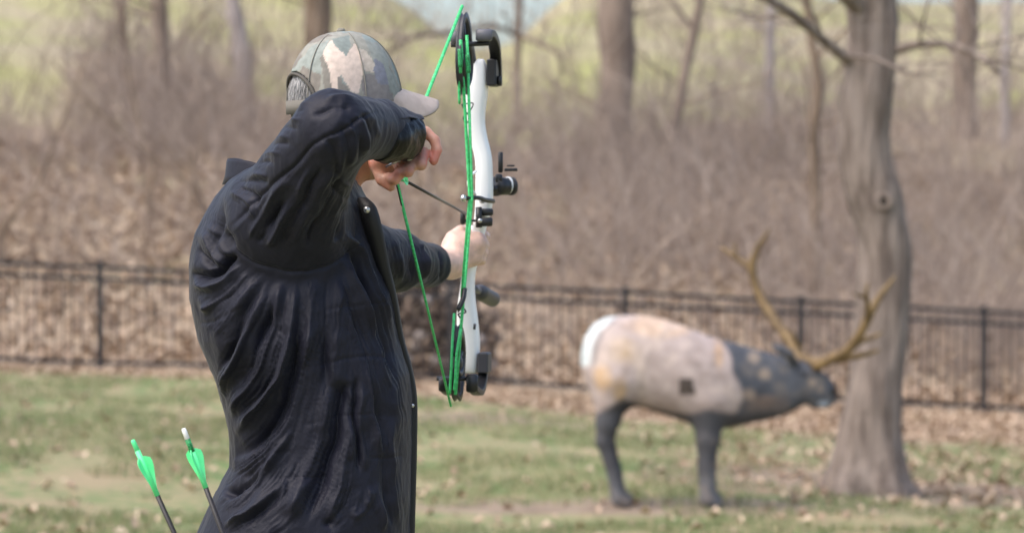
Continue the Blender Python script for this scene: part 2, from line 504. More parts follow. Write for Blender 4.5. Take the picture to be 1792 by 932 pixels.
# ------------------------------------------------------------------ terrain
def zone_leaf(x, y):
    edge = 25.8 - 0.55 * np.clip(x + 0.5, 0, 4.5) * 1.1 + np.where(x < -1.5, 1.1, 0)
    l = np.clip((y - edge) / 1.4, 0, 1)
    l = np.maximum(l, 0.30 * np.exp(-((x - 3.6) ** 2 / 3 + (y - 21) ** 2 / 14)))
    return l
def zone_bare(x, y):
    b = 0.85 * np.exp(-(((x - 1.2) / 2.3) ** 2 + ((y - 17.0) / 0.75) ** 2))
    b = np.maximum(b, 0.95 * np.exp(-(((x - 3.3) / 2.4) ** 2 + ((y - 19.3) / 1.5) ** 2)))
    b = np.maximum(b, 0.85 * np.exp(-(((x + 0.4) / 1.6) ** 2 + ((y - 23.8) / 1.0) ** 2)))
    b = np.maximum(b, 0.6 * np.exp(-(((x - 5.4) / 1.5) ** 2 + ((y - 19.0) / 3.0) ** 2)))
    return b
def far_lim(x, y):
    p_ = 896 + x / np.maximum(y, 1) * F_PX
    return np.interp(p_, [-200, 0, 90, 150, 380, 460, 800, 1100, 1400, 1600, 2000], [50, 50, 51, 61, 62, 55, 54, 54, 57, 62, 66])
def zone_wild(x, y):
    w = np.clip((y - 28.9) / 0.6, 0, 1) * 0.5
    xa = x / np.maximum(y, 1)
    lim = far_lim(x, y)
    w = w + 0.5 * np.clip((y - lim + 3) / 6, 0, 1)
    return w
def axis(lo, hi, fine, far):
    a = list(np.arange(lo, hi, fine)); s = fine; v = hi
    while v < far: a.append(v); s *= 1.35; v += s
    return a
xs = np.array(sorted([-v for v in axis(14, 14.01, 0.3, 500)] + list(np.arange(-14, 14, 0.22)) + axis(14, 14.01, 0.3, 500)))
ys = np.array(sorted([-v for v in axis(0, 0.01, 0.5, 300)] + list(np.arange(0, 34, 0.22)) + list(np.arange(34, 100, 0.7)) + axis(100, 100.01, 0.8, 900)))
xs, ys = np.unique(np.round(xs, 3)), np.unique(np.round(ys, 3))
X, Y = np.meshgrid(xs, ys, indexing='ij')
Z = gz(X, Y)
V = np.stack([X, Y, Z], -1).reshape(-1, 3)
V[:, 2] += 0.012 * vnoise(V, 2.2, 2)
ny = len(ys); ii, jj = np.meshgrid(np.arange(len(xs) - 1), np.arange(ny - 1), indexing='ij'); a0 = (ii * ny + jj).ravel()
g = mesh_obj('ground', V, np.stack([a0, a0 + ny, a0 + ny + 1, a0 + 1], 1), M['ground'])
tag(g, kind='structure')
color_attr(g, np.stack([zone_leaf(V[:, 0], V[:, 1]) * np.clip((39 - V[:, 1]) / 5, 0, 1), zone_bare(V[:, 0], V[:, 1]), zone_wild(V[:, 0], V[:, 1])], 1))


def frustum_pts(n, d0, d1, margin=120, power=1.0):
    d = d0 + (d1 - d0) * rng.random(n) ** power
    px = -margin + (1792 + 2 * margin) * rng.random(n)
    x = (px - 896) / F_PX * d
    return x, d


def scatter_leaves(name, x, y, size, label, cat, lift=0.01):
    n = len(x); z = gz(x, y)
    s = size * (0.6 + 0.8 * rng.random(n)); th = rng.random(n) * 6.28; tl = (rng.random((n, 2)) - .5) * 1.3
    ux = np.stack([np.cos(th), np.sin(th), tl[:, 0] * .7], 1); uy = np.stack([-np.sin(th), np.cos(th), tl[:, 1] * .7], 1)
    c = np.stack([x, y, z + lift + s * 0.25 * rng.random(n)], 1)
    up = np.array([0, 0, 1.0]); cu = 0.15 + 0.45 * rng.random(n)
    v = [c - ux * s[:, None] * .6, c + uy * s[:, None] * .38 + up * (s * cu)[:, None], c + ux * s[:, None] * .6, c - uy * s[:, None] * .38 + up * (s * cu)[:, None]]
    Vv = np.stack(v, 1).reshape(-1, 3)
    q = (np.arange(n) * 4)[:, None]
    Ff = np.concatenate([q + np.array([0, 1, 2]), q + np.array([0, 2, 3])])
    o = mesh_obj(name, Vv, Ff, M['leaf'], smooth=False)
    return tag(o, label, cat, kind='stuff')


x, y = frustum_pts(44000, 13.0, 28.6, 550)
keep = rng.random(len(x)) < np.clip(zone_leaf(x, y) * 1.3, 0.03, 1)
x2, y2 = x[keep], y[keep]
scatter_leaves('fallen_leaves', x2, y2, 0.068, 'dry tan oak leaves lying over the lawn and heaped in front of the fence', 'leaf litter')
x, y = frustum_pts(24000, 28.9, 48, 600, 0.8)
o = scatter_leaves('woodland_leaves', x, y, 0.13, 'tan leaf litter covering the wooded slope behind the fence', 'leaf litter')

# grass blades
x, y = frustum_pts(150000, 13.0, 28.3, 550)
keep = (rng.random(len(x)) < (1 - 0.93 * np.clip(zone_leaf(x, y) * 1.5, 0, 1)) * (1 - 0.85 * np.clip(zone_bare(x, y), 0, 1))) & (vnoise(np.stack([x, y, 0 * x], 1), 1.5, 2) > -0.10)
x, y = x[keep], y[keep]; n = len(x); z = gz(x, y) - 0.003
hh = 0.03 + 0.045 * rng.random(n); th = rng.random(n) * 6.28; w = 0.006
lean = (rng.random((n, 2)) - .5) * 0.06
b = np.stack([x, y, z], 1); dx = np.stack([np.cos(th), np.sin(th), 0 * th], 1) * w
tip = b + np.stack([lean[:, 0], lean[:, 1], hh], 1)
Vv = np.stack([b - dx, b + dx, tip], 1).reshape(-1, 3)
o = mesh_obj('lawn_grass', Vv, np.arange(3 * n).reshape(-1, 3), M['grass'], smooth=False)
tag(o, 'short patchy spring grass of the lawn between bare soil and leaves', 'grass', kind='stuff')


def sticks(A, B, C, r):
    n = len(A); T = C - A; T /= np.linalg.norm(T, axis=1)[:, None]
    a = np.cross(T, [0.31, 0.2, 0.1]); a /= np.linalg.norm(a, axis=1)[:, None]; b = np.cross(T, a)
    rings = []
    for Pt, k in ((A, 1.0), (B, 0.75), (C, 0.35)):
        for t in range(3):
            th = t * 2.0944
            rings.append(Pt + (math.cos(th) * a + math.sin(th) * b) * (r * k)[:, None])
    Vv = np.stack(rings, 1).reshape(-1, 3); q = (np.arange(n) * 9)[:, None]; Fc = []
    for s in (0, 3):
        for t in range(3):
            u = (t + 1) % 3; Fc.append(q + np.array([s + t, s + u, s + 3 + u, s + 3 + t]))
    return Vv, np.concatenate(Fc)


def brush(n, d0, d1, hmin, hmax, r0, dens, power=1.0):
    n = int(n * 1.5); x, y = frustum_pts(n, d0, d1, 750, power)
    pp = 896 + x / y * F_PX
    k = rng.random(n) < dens(x, y) * np.where((pp < 130 + 12 * np.sin(y)) & (y > 48), .10, 1) * np.where((pp > 730) & (pp < 1000) & (y > 58), .4, 1) * np.where((y < 36) & (pp < 1350), .3, 1); x, y = x[k], y[k]; n = len(x)
    h = hmin + (hmax - hmin) * rng.random(n) ** 1.6
    A = np.stack([x, y, gz(x, y) + h * 0.5 * (rng.random(n) < .45) * rng.random(n)], 1)
    az = rng.random(n) * 6.28; ln = rng.random(n) ** 1.5 * 1.3
    D = np.stack([np.cos(az) * ln, np.sin(az) * ln, np.ones(n)], 1); D /= np.linalg.norm(D, axis=1)[:, None]
    az2 = az + rng.normal(0, .8, n)
    Bm = A + D * (h * .55)[:, None]
    C = A + D * h[:, None] + np.stack([np.cos(az2), np.sin(az2), -0.3 + 0 * az], 1) * (h * 0.18)[:, None]
    return sticks(A, Bm, C, r0 * (0.5 + rng.random(n)) * (0.6 + 0.4 * h / hmax))


def clump(x, y):
    P = np.stack([x, y, 0 * x], 1)
    return np.clip(0.45 + 0.9 * vnoise(P, 0.33, 2) + 0.35 * vnoise(P, 1.1), 0.03, 1)
parts = [brush(27000, 31, 50, 0.5, 2.2, 0.009, lambda x, y: np.maximum(clump(x, y), .22), 0.95), brush(9000, 45, 80, 0.7, 3.2, 0.015, lambda x, y: clump(x, y) * np.where(y > far_lim(x, y) - 2, .55, 1))]
# denser thicket on the left slope and behind the big target
def blob(cx, cy, sx, sy): return lambda x, y: np.exp(-(((x - cx) / sx) ** 2 + ((y - cy) / sy) ** 2))
parts.append(brush(9000, 44, 62, 0.6, 2.2, 0.014, lambda x, y: np.exp(-((((x / y * F_PX + 896) - 225) / 150) ** 4 + ((y - 52) / 4) ** 2))))
parts.append(brush(9000, 38, 60, 0.6, 2.6, 0.013, lambda x, y: 0.5 * np.exp(-((((x / y * F_PX + 896) - 1300) / 330) ** 4 + ((y - 49) / 6) ** 2))))
Vv = np.concatenate([q[0] for q in parts]); offs = np.cumsum([0] + [len(q[0]) for q in parts[:-1]])
Ff = np.concatenate([q[1] + o_ for q, o_ in zip(parts, offs)])
o = mesh_obj('undergrowth', Vv, Ff, M['twig'])
tag(o, 'bare brown brambles and saplings tangled over the slope behind the fence', 'undergrowth', kind='stuff')


# ------------------------------------------------------------------ trees
def branch_rec(mb, p, d, r, ln, lev, rs, up=0.25):
    n = 4; pts = [p]; q = p.copy(); dd = d.copy()
    for i in range(n):
        dd = dd + rs.normal(0, 0.16, 3) + np.array([0, 0, up * 0.12]); dd /= np.linalg.norm(dd)
        q = q + dd * ln / n; pts.append(q.copy())
    rad = np.linspace(r, r * 0.5, n + 1)
    mb.tube(pts, rad, 6 if r > 0.03 else 4, cap=False)
    if lev <= 0: return
    for i in range(rs.integers(2, 4)):
        t = rs.integers(2, n + 1); az = rs.random() * 6.28
        side = np.array([math.cos(az), math.sin(az), rs.random() * 0.7]); nd = dd * 0.65 + side * 0.6; nd /= np.linalg.norm(nd)
        branch_rec(mb, pts[t], nd, rad[t] * 0.62, ln * (0.55 + 0.25 * rs.random()), lev - 1, rs, up)


def tree(name, label, d, line, top_h, seed, mat_, visible_branches=(), crown_start=3.0, flare=1.5, lev=3, seg=14, nb=9, group='bare trees in the wood behind the fence', low=True):
    """line: (px, py, width px) from the bottom up"""
    rs = np.random.default_rng(seed); k = ppm(d)
    px0 = line[0][0]; base = ground_at(px0, 0, d)
    pts = []; rad = []
    for (u, v, w_) in line:
        q = W(u, v, d); pts.append(q); rad.append(w_ / 2 / k)
    if pts[0][2] > base[2] - 0.02:
        pts.insert(0, np.array([pts[0][0], d, base[2] - 0.15])); rad.insert(0, rad[0] * flare)
    pts = np.array(pts); rad = np.array(rad)
    dirv = pts[-1] - pts[-2]; dirv /= np.linalg.norm(dirv)
    rest = top_h - (pts[-1][2] - base[2]); nn = 5; q = pts[-1].copy(); dd = dirv.copy(); P2 = list(pts); R2 = list(rad)
    for i in range(nn):
        dd = dd + rs.normal(0, 0.07, 3) * [1, 1, 0.2] + [0, 0, 0.05]; dd /= np.linalg.norm(dd)
        q = q + dd * rest / nn; P2.append(q.copy()); R2.append(rad[-1] * (1 - (i + 1) / nn * 0.8))
    C = catmull(np.column_stack([P2, R2]), 14 if seg > 60 else 6); P3, R3 = C[:, :3], np.maximum(C[:, 3], 0.012)
    root = empty(name, base, label, 'tree', group)
    mb = MB(); mb.tube(P3, R3, seg)
    Vt = np.concatenate(mb.v)
    cen = np.repeat(P3, seg, 0); dv = Vt - cen; nn_ = vnoise(Vt * [1, 1, 0.35], 5, 2, seed); dv *= (1 + 0.13 * nn_)[:, None]
    mb.v = [cen + dv]
    t = mb.build('trunk', mat_, root)
    cr = MB()
    for bl in visible_branches:
        pp = np.array([W(u, v, dd_) for (u, v, w_, dd_) in bl]); rr = np.array([w_ / 2 / ppm(dd_) for (u, v, w_, dd_) in bl])
        Cb = catmull(np.column_stack([pp, rr]), 5); cr.tube(Cb[:, :3], np.maximum(Cb[:, 3], .004), 8)
        for j in range(2, len(Cb) - 1, 3):
            az = rs.random() * 6.28
            branch_rec(cr, Cb[j, :3], np.array([math.cos(az) * .7, math.sin(az) * .5, rs.random() - 0.35]), Cb[j, 3] * .4, 0.5 + 0.5 * rs.random(), 1, rs)
    H = P3[:, 2] - base[2]
    for i in range(nb):
        hgt = crown_start + (top_h * 0.95 - crown_start) * (i + rs.random() * .7) / nb
        j = int(np.argmin(abs(H - hgt))); az = rs.random() * 6.28
        branch_rec(cr, P3[j], np.array([math.cos(az), math.sin(az), 0.5 + rs.random() * .5]), R3[j] * 0.42, top_h * (0.16 + 0.1 * rs.random()), lev - 1, rs)
    if low:
        for i in range(5):
            hgt = 0.8 + rs.random() * 3.2; j = int(np.argmin(abs(H - hgt))); az = rs.random() * 6.28
            branch_rec(cr, P3[j], np.array([math.cos(az), math.sin(az), 0.2 + rs.random() * .6]), min(R3[j] * 0.25, 0.035), 1.0 + 0.8 * rs.random(), 2, rs)
    cr.build('crown', mat_, root)
    return root, t


main, trunk = tree('broad_tree', 'grey barked tree with a knot hole standing on the lawn right of the elk target', 18.5,
    [(1520, 868, 172), (1519, 845, 154), (1521, 815, 130), (1523, 770, 113), (1526, 720, 104), (1532, 660, 96), (1538, 590, 92), (1546, 510, 92), (1550, 440, 88), (1542, 385, 88), (1531, 340, 96), (1517, 290, 88), (1512, 235, 88), (1517, 180, 90), (1524, 120, 86), (1527, 60, 84), (1522, 0, 86)],
    10.5, 5, M['bark'],
    [[(1500, 118, 24, 18.5), (1440, 70, 18, 18.2), (1392, 30, 18, 17.9), (1330, -8, 16, 17.6), (1200, -70, 12, 17.2)],
     [(1555, 90, 22, 18.5), (1608, 78, 15, 18.3), (1660, 78, 13, 18.2), (1712, 100, 11, 18.0), (1750, 128, 8, 17.9)],
     [(1655, 80, 9, 18.2), (1680, 105, 8, 18.1), (1690, 140, 6, 18.0)],
     [(1712, 100, 8, 18.0), (1765, 112, 7, 17.9), (1830, 140, 5, 17.8)]],
    crown_start=3.6, lev=3, seg=110, nb=9, group=None, low=False)
# root ridges on the trunk
vv = np.zeros(len(trunk.data.vertices) * 3); trunk.data.vertices.foreach_get('co', vv); vv = vv.reshape(-1, 3)
bz = main.location[2]; hh = vv[:, 2] - bz
cx, cy = main.location[0], 18.5
an = np.arctan2(vv[:, 1] - cy, vv[:, 0] - cx)
ridge = (0.5 + 0.5 * np.cos(an * 6 + 0.6 + 0.5 * np.sin(an * 2))) * np.exp(-np.maximum(hh, 0) / 0.22) * 0.085
off = np.stack([np.cos(an), np.sin(an), 0 * an], 1) * (ridge - 0.03 * np.exp(-np.maximum(hh, 0) / 0.3))[:, None]
fur = .5 - np.abs(vnoise(np.stack([an * 5.5 + .6 * np.sin(hh * 2.1), hh * 2.2, 0 * hh], 1), 1.6, 3, 3.)) * 1.6
off += np.stack([np.cos(an), np.sin(an), 0 * an], 1) * (fur * 0.008 * (hh < 4.5))[:, None]
set_co(trunk, vv + off)
kb = MB(); kc = W(1547, 352, 18.27); kb.torus(kc + [0, .012, 0], 0.050, 0.026, (0.15, 1, 0.0), 24, 10); kb.build('burl', M['bark'], main)
kb = MB(); kb.ellipsoid(kc + [0, 0.015, 0], (0.042, 0.03, 0.05)); kb.build('knot_hole', M['bark_hole'], main)  # solid dark ellipsoid fills the middle of the burl

tree('tall_tree', 'thick grey trunk rising from the thicket right of the bow', 48, [(1072, 262, 74), (1076, 200, 66), (1080, 100, 62), (1078, 0, 62)], 14, 21, M['bark_far'], flare=1.3)
tree('tall_tree', 'brown trunk showing just above the camouflage cap', 50, [(556, 150, 56), (556, 60, 50), (555, 0, 48)], 13, 22, M['bark_dark'], flare=1.3)
tree('slender_tree', 'dark slim trunk at the upper left above the brown bramble mound', 50, [(285, 180, 40), (283, 100, 30), (280, 0, 28)], 11, 23, M['bark_far'])
tree('slender_tree', 'pale greyish slim trunk between the upper left trunks and the cap', 50, [(425, 120, 34), (418, 60, 28), (405, 0, 26)], 11, 24, M['bark_pale'])
tree('slender_tree', 'leftmost faint thin trunk at the top of the slope', 55, [(215, 130, 24), (214, 50, 20), (210, 0, 20)], 10, 25, M['bark_far'])
tree('leaning_tree', 'thin trunk leaning to the right between the thick grey trunk and the lawn tree', 46, [(1168, 290, 26), (1185, 200, 22), (1205, 100, 19), (1224, 0, 17)], 10, 26, M['bark_far'])
tree('slender_tree', 'thin straight pale trunk left of the lawn tree, highest on the slope', 52, [(1348, 240, 24), (1347, 120, 18), (1350, 0, 15)], 11, 27, M['bark_pale'])
tree('sapling', 'long thin dark sapling reaching down to the fence left of the lawn tree', 38, [(1426, 520, 22), (1428, 380, 20), (1424, 240, 18), (1432, 150, 17), (1418, 60, 16), (1412, 0, 16)], 8, 28, M['bark_dark'])
tree('tall_tree', 'wide hazy brown trunk near the right edge behind the wood', 52, [(1690, 280, 48), (1690, 180, 42), (1688, 80, 42), (1692, 0, 42)], 12, 29, M['bark_far'])
tree('slender_tree', 'faint thin trunk just right of the upper limb of the bow', 55, [(906, 250, 18), (905, 120, 15), (908, 0, 14)], 11, 30, M['bark_far'],
     [[(905, 62, 10, 54), (860, 46, 9, 53), (790, 58, 9, 52), (735, 62, 9, 51), (690, 82, 8, 50.5), (670, 110, 6, 50)], [(906, 60, 10, 54), (940, 75, 9, 53.5), (975, 92, 8, 53), (985, 130, 5, 53)],
      [(906, 45, 9, 54), (860, 40, 8, 54), (940, 28, 8, 54), (1005, -6, 8, 54)]][:2])
tree('slender_tree', 'faint thin trunk in the haze of twigs at the right edge', 50, [(1760, 300, 18), (1757, 150, 16), (1765, 0, 14)], 10, 31, M['bark_pale'])
tree('sapling', 'short crooked sapling in the brambles left of the archer', 40, [(272, 420, 14), (262, 350, 12), (270, 300, 9), (250, 240, 6)], 4.0, 32, M['bark_dark'], crown_start=1.4, lev=2, nb=6)
tree('sapling', 'forked dark sapling leaning in the brambles close to the archer back', 39, [(385, 440, 14), (358, 370, 13), (330, 320, 10), (300, 300, 7)], 3.6, 33, M['bark_dark'], [[(358, 370, 10, 39), (340, 310, 8, 39), (335, 262, 6, 39)]], crown_start=1.6, lev=2, nb=6)
tree('sapling', 'low dark sapling at the far left edge above the fence', 37, [(0, 420, 15), (25, 370, 12), (60, 335, 9), (80, 290, 6)], 3.4, 34, M['bark_dark'], crown_start=1.2, lev=2, nb=6)


# ------------------------------------------------------------------ fence
FD = 28.5
def ftop(px): return np.interp(px, [-800, -140, 175, 1095, 1402, 1727, 2100, 2700], [420, 448, 462, 506, 522, 540, 560, 590])
pxs = [-750, -440, -132, 175, 480, 787, 1095, 1402, 1722, 2036, 2350]
fr = empty('metal_fence', ground_at(896, 0, FD), 'black metal picket fence with two top rails running behind the lawn', 'fence')
for px in pxs:
    t = W(px, ftop(px), FD); b = float(gz(t[0], FD)); mb = MB()
    mb.box((t[0], FD, (t[2] + b) / 2 - 0.04), (0.075, 0.075, t[2] - b + 0.1), bev=0.006)
    mb.box((t[0], FD, t[2] + 0.022), (0.09, 0.09, 0.02), bev=0.005)
    o = mb.build('post', M['fence'], fr, smooth=False)
for i in range(len(pxs) - 1):
    a = W(pxs[i], ftop(pxs[i]), FD); b = W(pxs[i + 1], ftop(pxs[i + 1]), FD)
    ga, gb = float(gz(a[0], FD)) + .1, float(gz(b[0], FD)) + .1
    mb = MB()
    for (za, zb, hh) in ((a[2] - .035, b[2] - .035, .045), (a[2] - .175, b[2] - .175, .045), (ga, gb, .045)):
        A = np.array([a[0] + .04, FD, za]); Bp = np.array([b[0] - .04, FD, zb]); D = Bp - A
        mb.box((A + Bp) / 2, (np.linalg.norm(D), .03, hh), X=D, Z=np.cross(D, [0, 1, 0]) * 1.0)
    n = int((b[0] - a[0]) / 0.105)
    for k in range(1, n):
        t = k / n; xx = a[0] + (b[0] - a[0]) * t
        zt = a[2] + (b[2] - a[2]) * t - .04; zb = ga + (gb - ga) * t - .05
        mb.box((xx, FD - 0.0005, (zt + zb) / 2), (.018, .0345, zt - zb))
    mb.build('picket_panel', M['fence'], fr, smooth=False)

# ------------------------------------------------------------------ firewood stack behind the fence
logs = []; ll = M['log_bark']
px_l, px_r = 640, 868; dlog = 29.6; k = ppm(dlog)
row = 0; zb = None; x0 = (px_l - 896) / k; x1 = (px_r - 896) / k; r = 0.085
yy = 0
proto = None
while row < 9:
    xx = x0 + (r if row % 2 == 0 else 2 * r); rowlogs = []; cur = []
    while xx < x1 - r * (0.2 + 0.5 * row * (row > 5)):
        rr = r * (0.82 + 0.22 * random.random()); base = float(gz(xx, dlog)) + r + row * r * 1.72
        c = np.array([xx + random.uniform(-.01, .01), dlog + random.uniform(-.05, .05), base])
        rowlogs.append(xx); lg = empty('firewood_log', c, '', 'log', 'logs in the firewood stack'); cur.append(lg)
        if proto is None or random.random() < 0.12:
            mb = MB(); pts = [(0, -.28, 0), (0.005, 0, .004), (0, .28, 0)]; mb.tube(np.array(pts) , .085, 14, cap=False)
            vs = mb.v[0]; nn = vnoise(vs + random.random() * 9, 9, 2); vs[:, [0, 2]] *= (1 + .09 * nn)[:, None]
            m1 = mesh_obj('bark', vs + c, mb.f, M['log_bark'], lg)
            m2b = MB(); m2b.tube([(0, -.284, 0), (0, -.27, 0)], .078, 14); m2 = mesh_obj('cut_end', m2b.v[0] + c, m2b.f, M['log_end'], lg)
            for m_ in (m1, m2):
                m_.data.transform(Matrix.Translation(-Vector(c))); m_.matrix_parent_inverse = Matrix.Identity(4)
            proto = (m1, m2)
        else:
            for m_ in proto:
                cc = m_.copy(); COL.objects.link(cc); cc.parent = lg
        lg.scale = (rr / .085,) * 3; lg.rotation_euler = (0, random.random() * 6.28, random.uniform(-.06, .06))
        xx += 2 * r * random.uniform(0.98, 1.06)
    ORD = ['first', 'second', 'third', 'fourth', 'fifth', 'sixth', 'seventh', 'eighth', 'ninth', 'tenth', 'eleventh', 'twelfth']
    for j_, lg in enumerate(reversed(cur)):
        lg['label'] = 'firewood log, %s from the right in the %s row up from the ground' % (ORD[j_], ORD[row])
    row += 1

# ------------------------------------------------------------------ elk target
ED = 17.0; ke = ppm(ED)
elk_base = ground_at(1150, 0, ED)
el = empty('elk_target', elk_base, 'life size foam bull elk archery target with antlers standing on the lawn', 'archery target')
rows = []
prof = [(1017, 612, 640, .03), (1024, 590, 665, .12), (1038, 568, 695, .19), (1058, 556, 706, .235), (1090, 551, 708, .25), (1125, 551, 712, .25), (1160, 557, 724, .26), (1200, 571, 737, .27), (1240, 588, 746, .255), (1275, 597, 749, .22), (1305, 605, 742, .165), (1340, 615, 735, .125), (1372, 624, 727, .10), (1392, 628, 716, .092), (1410, 632, 707, .082), (1430, 642, 708, .066), (1450, 658, 711, .054), (1462, 672, 705, .034)]
for (u, t, b, dep) in prof:
    p1, p2 = W(u, t, ED), W(u, b, ED); rows.append((p1[0], ED, (p1[2] + p2[2]) / 2, dep, (p1[2] - p2[2]) / 2))
its = [stack(rows, 2.15, 0)]
def EP(u, v, dy=0.0):
    q = W(u, v, ED); q[1] += dy; return q
for dy, ox in ((-.13, 0), (.15, 7)):
    gh = float(gz(EP(1078, 0)[0], ED + dy)); gf = float(gz(EP(1240, 0)[0], ED + dy))
    s = ox
    hb = EP(1082 + s, 868, dy); hb[2] = gh + .02
    its += [(rcone(EP(1076 + s * .4, 668, dy * .8), EP(1062 + s, 735, dy), .165, .075), .10), (rcone(EP(1062 + s, 735, dy), EP(1056 + s, 768, dy), .075, .058), .05),
            (rcone(EP(1056 + s, 768, dy), EP(1072 + s, 825, dy), .056, .043), .03), (rcone(EP(1072 + s, 825, dy), hb + [-.01, 0, .05], .043, .05), .02), (rcone(hb + [0, 0, .045], hb + [.05, 0, .018], .05, .04), .02)]
    fb = EP(1238 + s, 885, dy); fb[2] = gf + .02
    its += [(rcone(EP(1236 + s * .5, 700, dy * .9), EP(1236 + s, 765, dy), .12, .082), .08), (rcone(EP(1236 + s, 765, dy), EP(1234 + s, 815, dy), .078, .064), .04),
            (rcone(EP(1234 + s, 815, dy), fb + [-.01, 0, .06], .062, .058), .02), (rcone(fb + [0, 0, .045], fb + [.05, 0, .02], .06, .042), .02)]
for dy in (-.09, .10):   # ears
    its += [(rcone(EP(1390, 634, dy * .6), EP(1374, 616, dy * 1.6), .03, .040), .015), (rcone(EP(1374, 616, dy * 1.6), EP(1353, 603, dy * 2.2), .038, .008), .01)]
its += [(ell(EP(1035, 600, 0), (.03, .05, .08)), .03)]
its += [(ell(EP(1410, 655, s * .065), (.03, .022, .02)), .02) for s in (-1, 1)]
its += [(rcone(EP(1425, 708), EP(1448, 706), .028, .020), .03)]
f = union(its, .03)
v, q = sdf_mesh(f, 0.014)
v = relax(v, q, 2)
u_, v_ = proj(v)
nn = vnoise(v, 5, 3)
col = np.tile(np.array(lin(168, 153, 147)), (len(v), 1))
def paint(mask, c, soft=None):
    c = np.array(lin(*c)); m = np.clip(mask, 0, 1)[:, None]; col[:] = col * (1 - m) + c * m
def near(cx, cy, rx, ry, s=3.0):
    return np.clip((1 - np.hypot((u_ - cx) / rx, (v_ - cy) / ry)) * s + nn * .5, 0, 1)
paint(near(1150, 570, 70, 26), (186, 162, 142)); paint(near(1090, 610, 34, 34, 1.5), (180, 156, 128)); paint(near(1055, 660, 20, 30, 2), (176, 148, 118)); paint(near(1085, 680, 16, 30, 2), (168, 142, 112))
paint(near(1258, 618, 12, 34, 2), (196, 160, 122)); paint(near(1120, 640, 10, 60, 1.2) * .6, (176, 160, 146))
dln, _, _ = polydist(u_, v_, [(1166, 578), (1140, 612), (1124, 655), (1122, 680)]); paint((dln < 4).astype(float) * .55, (130, 118, 110))
mid = np.interp(v_, [540, 590, 620, 680, 720, 750], [1245, 1252, 1270, 1290, 1290, 1255])
mot = vnoise(v, 9, 3, 4.); paint(np.clip(mot * 1.2 - .15, 0, .55) * (v_ > 560), (142, 126, 118)); paint(np.clip(-mot * 1.1 - .25, 0, .45), (196, 178, 166))
ck = np.clip((u_ - mid + 9 * nn) / 9, 0, 1); paint(ck, (72, 75, 82)); paint(ck * np.clip(mot - .05, 0, .6), (112, 104, 98)); paint(ck * np.clip(-mot - .2, 0, .5), (46, 46, 50))
paint(ck * (v_ > 690) * near(1340, 700, 60, 26, 1.5), (104, 90, 82)); 
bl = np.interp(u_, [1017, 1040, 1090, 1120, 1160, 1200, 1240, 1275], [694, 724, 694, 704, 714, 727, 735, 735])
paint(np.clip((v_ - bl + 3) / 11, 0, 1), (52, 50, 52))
paint(np.clip((v_ - 715 - 8 * nn) / 10, 0, 1), (66, 66, 70)); paint(np.clip((v_ - 815 - 30 * nn) / 30, 0, 1) * .6, (104, 106, 110)); paint(np.clip((v_ - 750) / 60, 0, 1) * np.clip(mot * 1.3, 0, .6), (118, 106, 96))  # dark legs; lower legs lightened, their sheen put into the colour
for (a_, b_, r1) in ((1318, 626, 14), (1337, 654, 14), (1421, 668, 9), (1437, 681, 7)): paint(near(a_, b_, r1, r1, 1.6) * .8, (150, 134, 118))
paint(near(1310, 690, 18, 14, 2) * .8, (150, 132, 116))
paint(near(1442, 706, 14, 7, 3), (150, 160, 172)); paint(near(1460, 686, 9, 9, 5), (14, 14, 16)); paint(near(1408, 655, 7, 5, 4), (20, 18, 18))
rp = np.interp(v_, [545, 560, 580, 600, 640], [1095, 1072, 1050, 1040, 1034]); paint(np.clip((rp - u_) / 5, 0, 1) * (v_ < 640), (192, 199, 199))
paint(np.clip((u_ - rp) / 3, 0, 1) * np.clip((rp + 9 - u_) / 3, 0, 1) * (v_ < 640) * (v_ > 560), (128, 124, 124))
sq = ((abs(u_ - 1202) < 13) & (abs(v_ - 677) < 14)).astype(float); paint(sq, (72, 62, 56))
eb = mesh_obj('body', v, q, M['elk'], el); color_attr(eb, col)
def antler(dy, beam, tines):
    mb = MB()
    for ln in [beam] + tines:
        pp = np.array([EP(a, b, dy * c) for a, b, c, r in ln]); rr = np.array([r for *_, r in ln])
        C = catmull(np.column_stack([pp, rr * 1.22]), 6); mb.tube(C[:, :3], np.maximum(C[:, 3], .007), 10)
    mb.build('antler', M['antler'], el)
antler(1.0, [(1404, 636, .03, .036), (1392, 606, .12, .034), (1368, 572, .22, .030), (1346, 535, .32, .029), (1331, 500, .36, .027), (1325, 468, .36, .026), (1333, 440, .34, .020), (1345, 418, .3, .014), (1355, 400, .28, .006)],
       [[(1325, 470, .36, .022), (1305, 458, .4, .017), (1288, 446, .45, .013), (1272, 434, .5, .006)], [(1300, 455, .4, .012), (1296, 440, .4, .010), (1294, 426, .4, .005)],
        [(1404, 628, .05, .03), (1420, 632, 0, .026), (1440, 632, -.05, .024)], [(1402, 610, .1, .022), (1392, 592, .05, .012), (1389, 580, 0, .006)]])
antler(-1.0, [(1424, 640, .05, .034), (1452, 624, .14, .032), (1478, 606, .22, .030), (1496, 576, .30, .028), (1510, 545, .34, .026), (1526, 515, .35, .020), (1540, 497, .35, .014), (1553, 480, .35, .006)],
       [[(1440, 630, .1, .024), (1478, 624, .1, .022), (1510, 618, .1, .017), (1536, 610, .1, .007)], [(1478, 604, .2, .022), (1505, 592, .15, .019), (1525, 588, .1, .013), (1541, 579, .1, .006)],
        [(1506, 556, .33, .020), (1500, 528, .5, .016), (1494, 508, .6, .013), (1496, 488, .65, .005)], [(1497, 515, .55, .012), (1484, 512, .6, .010), (1470, 506, .65, .005)]])

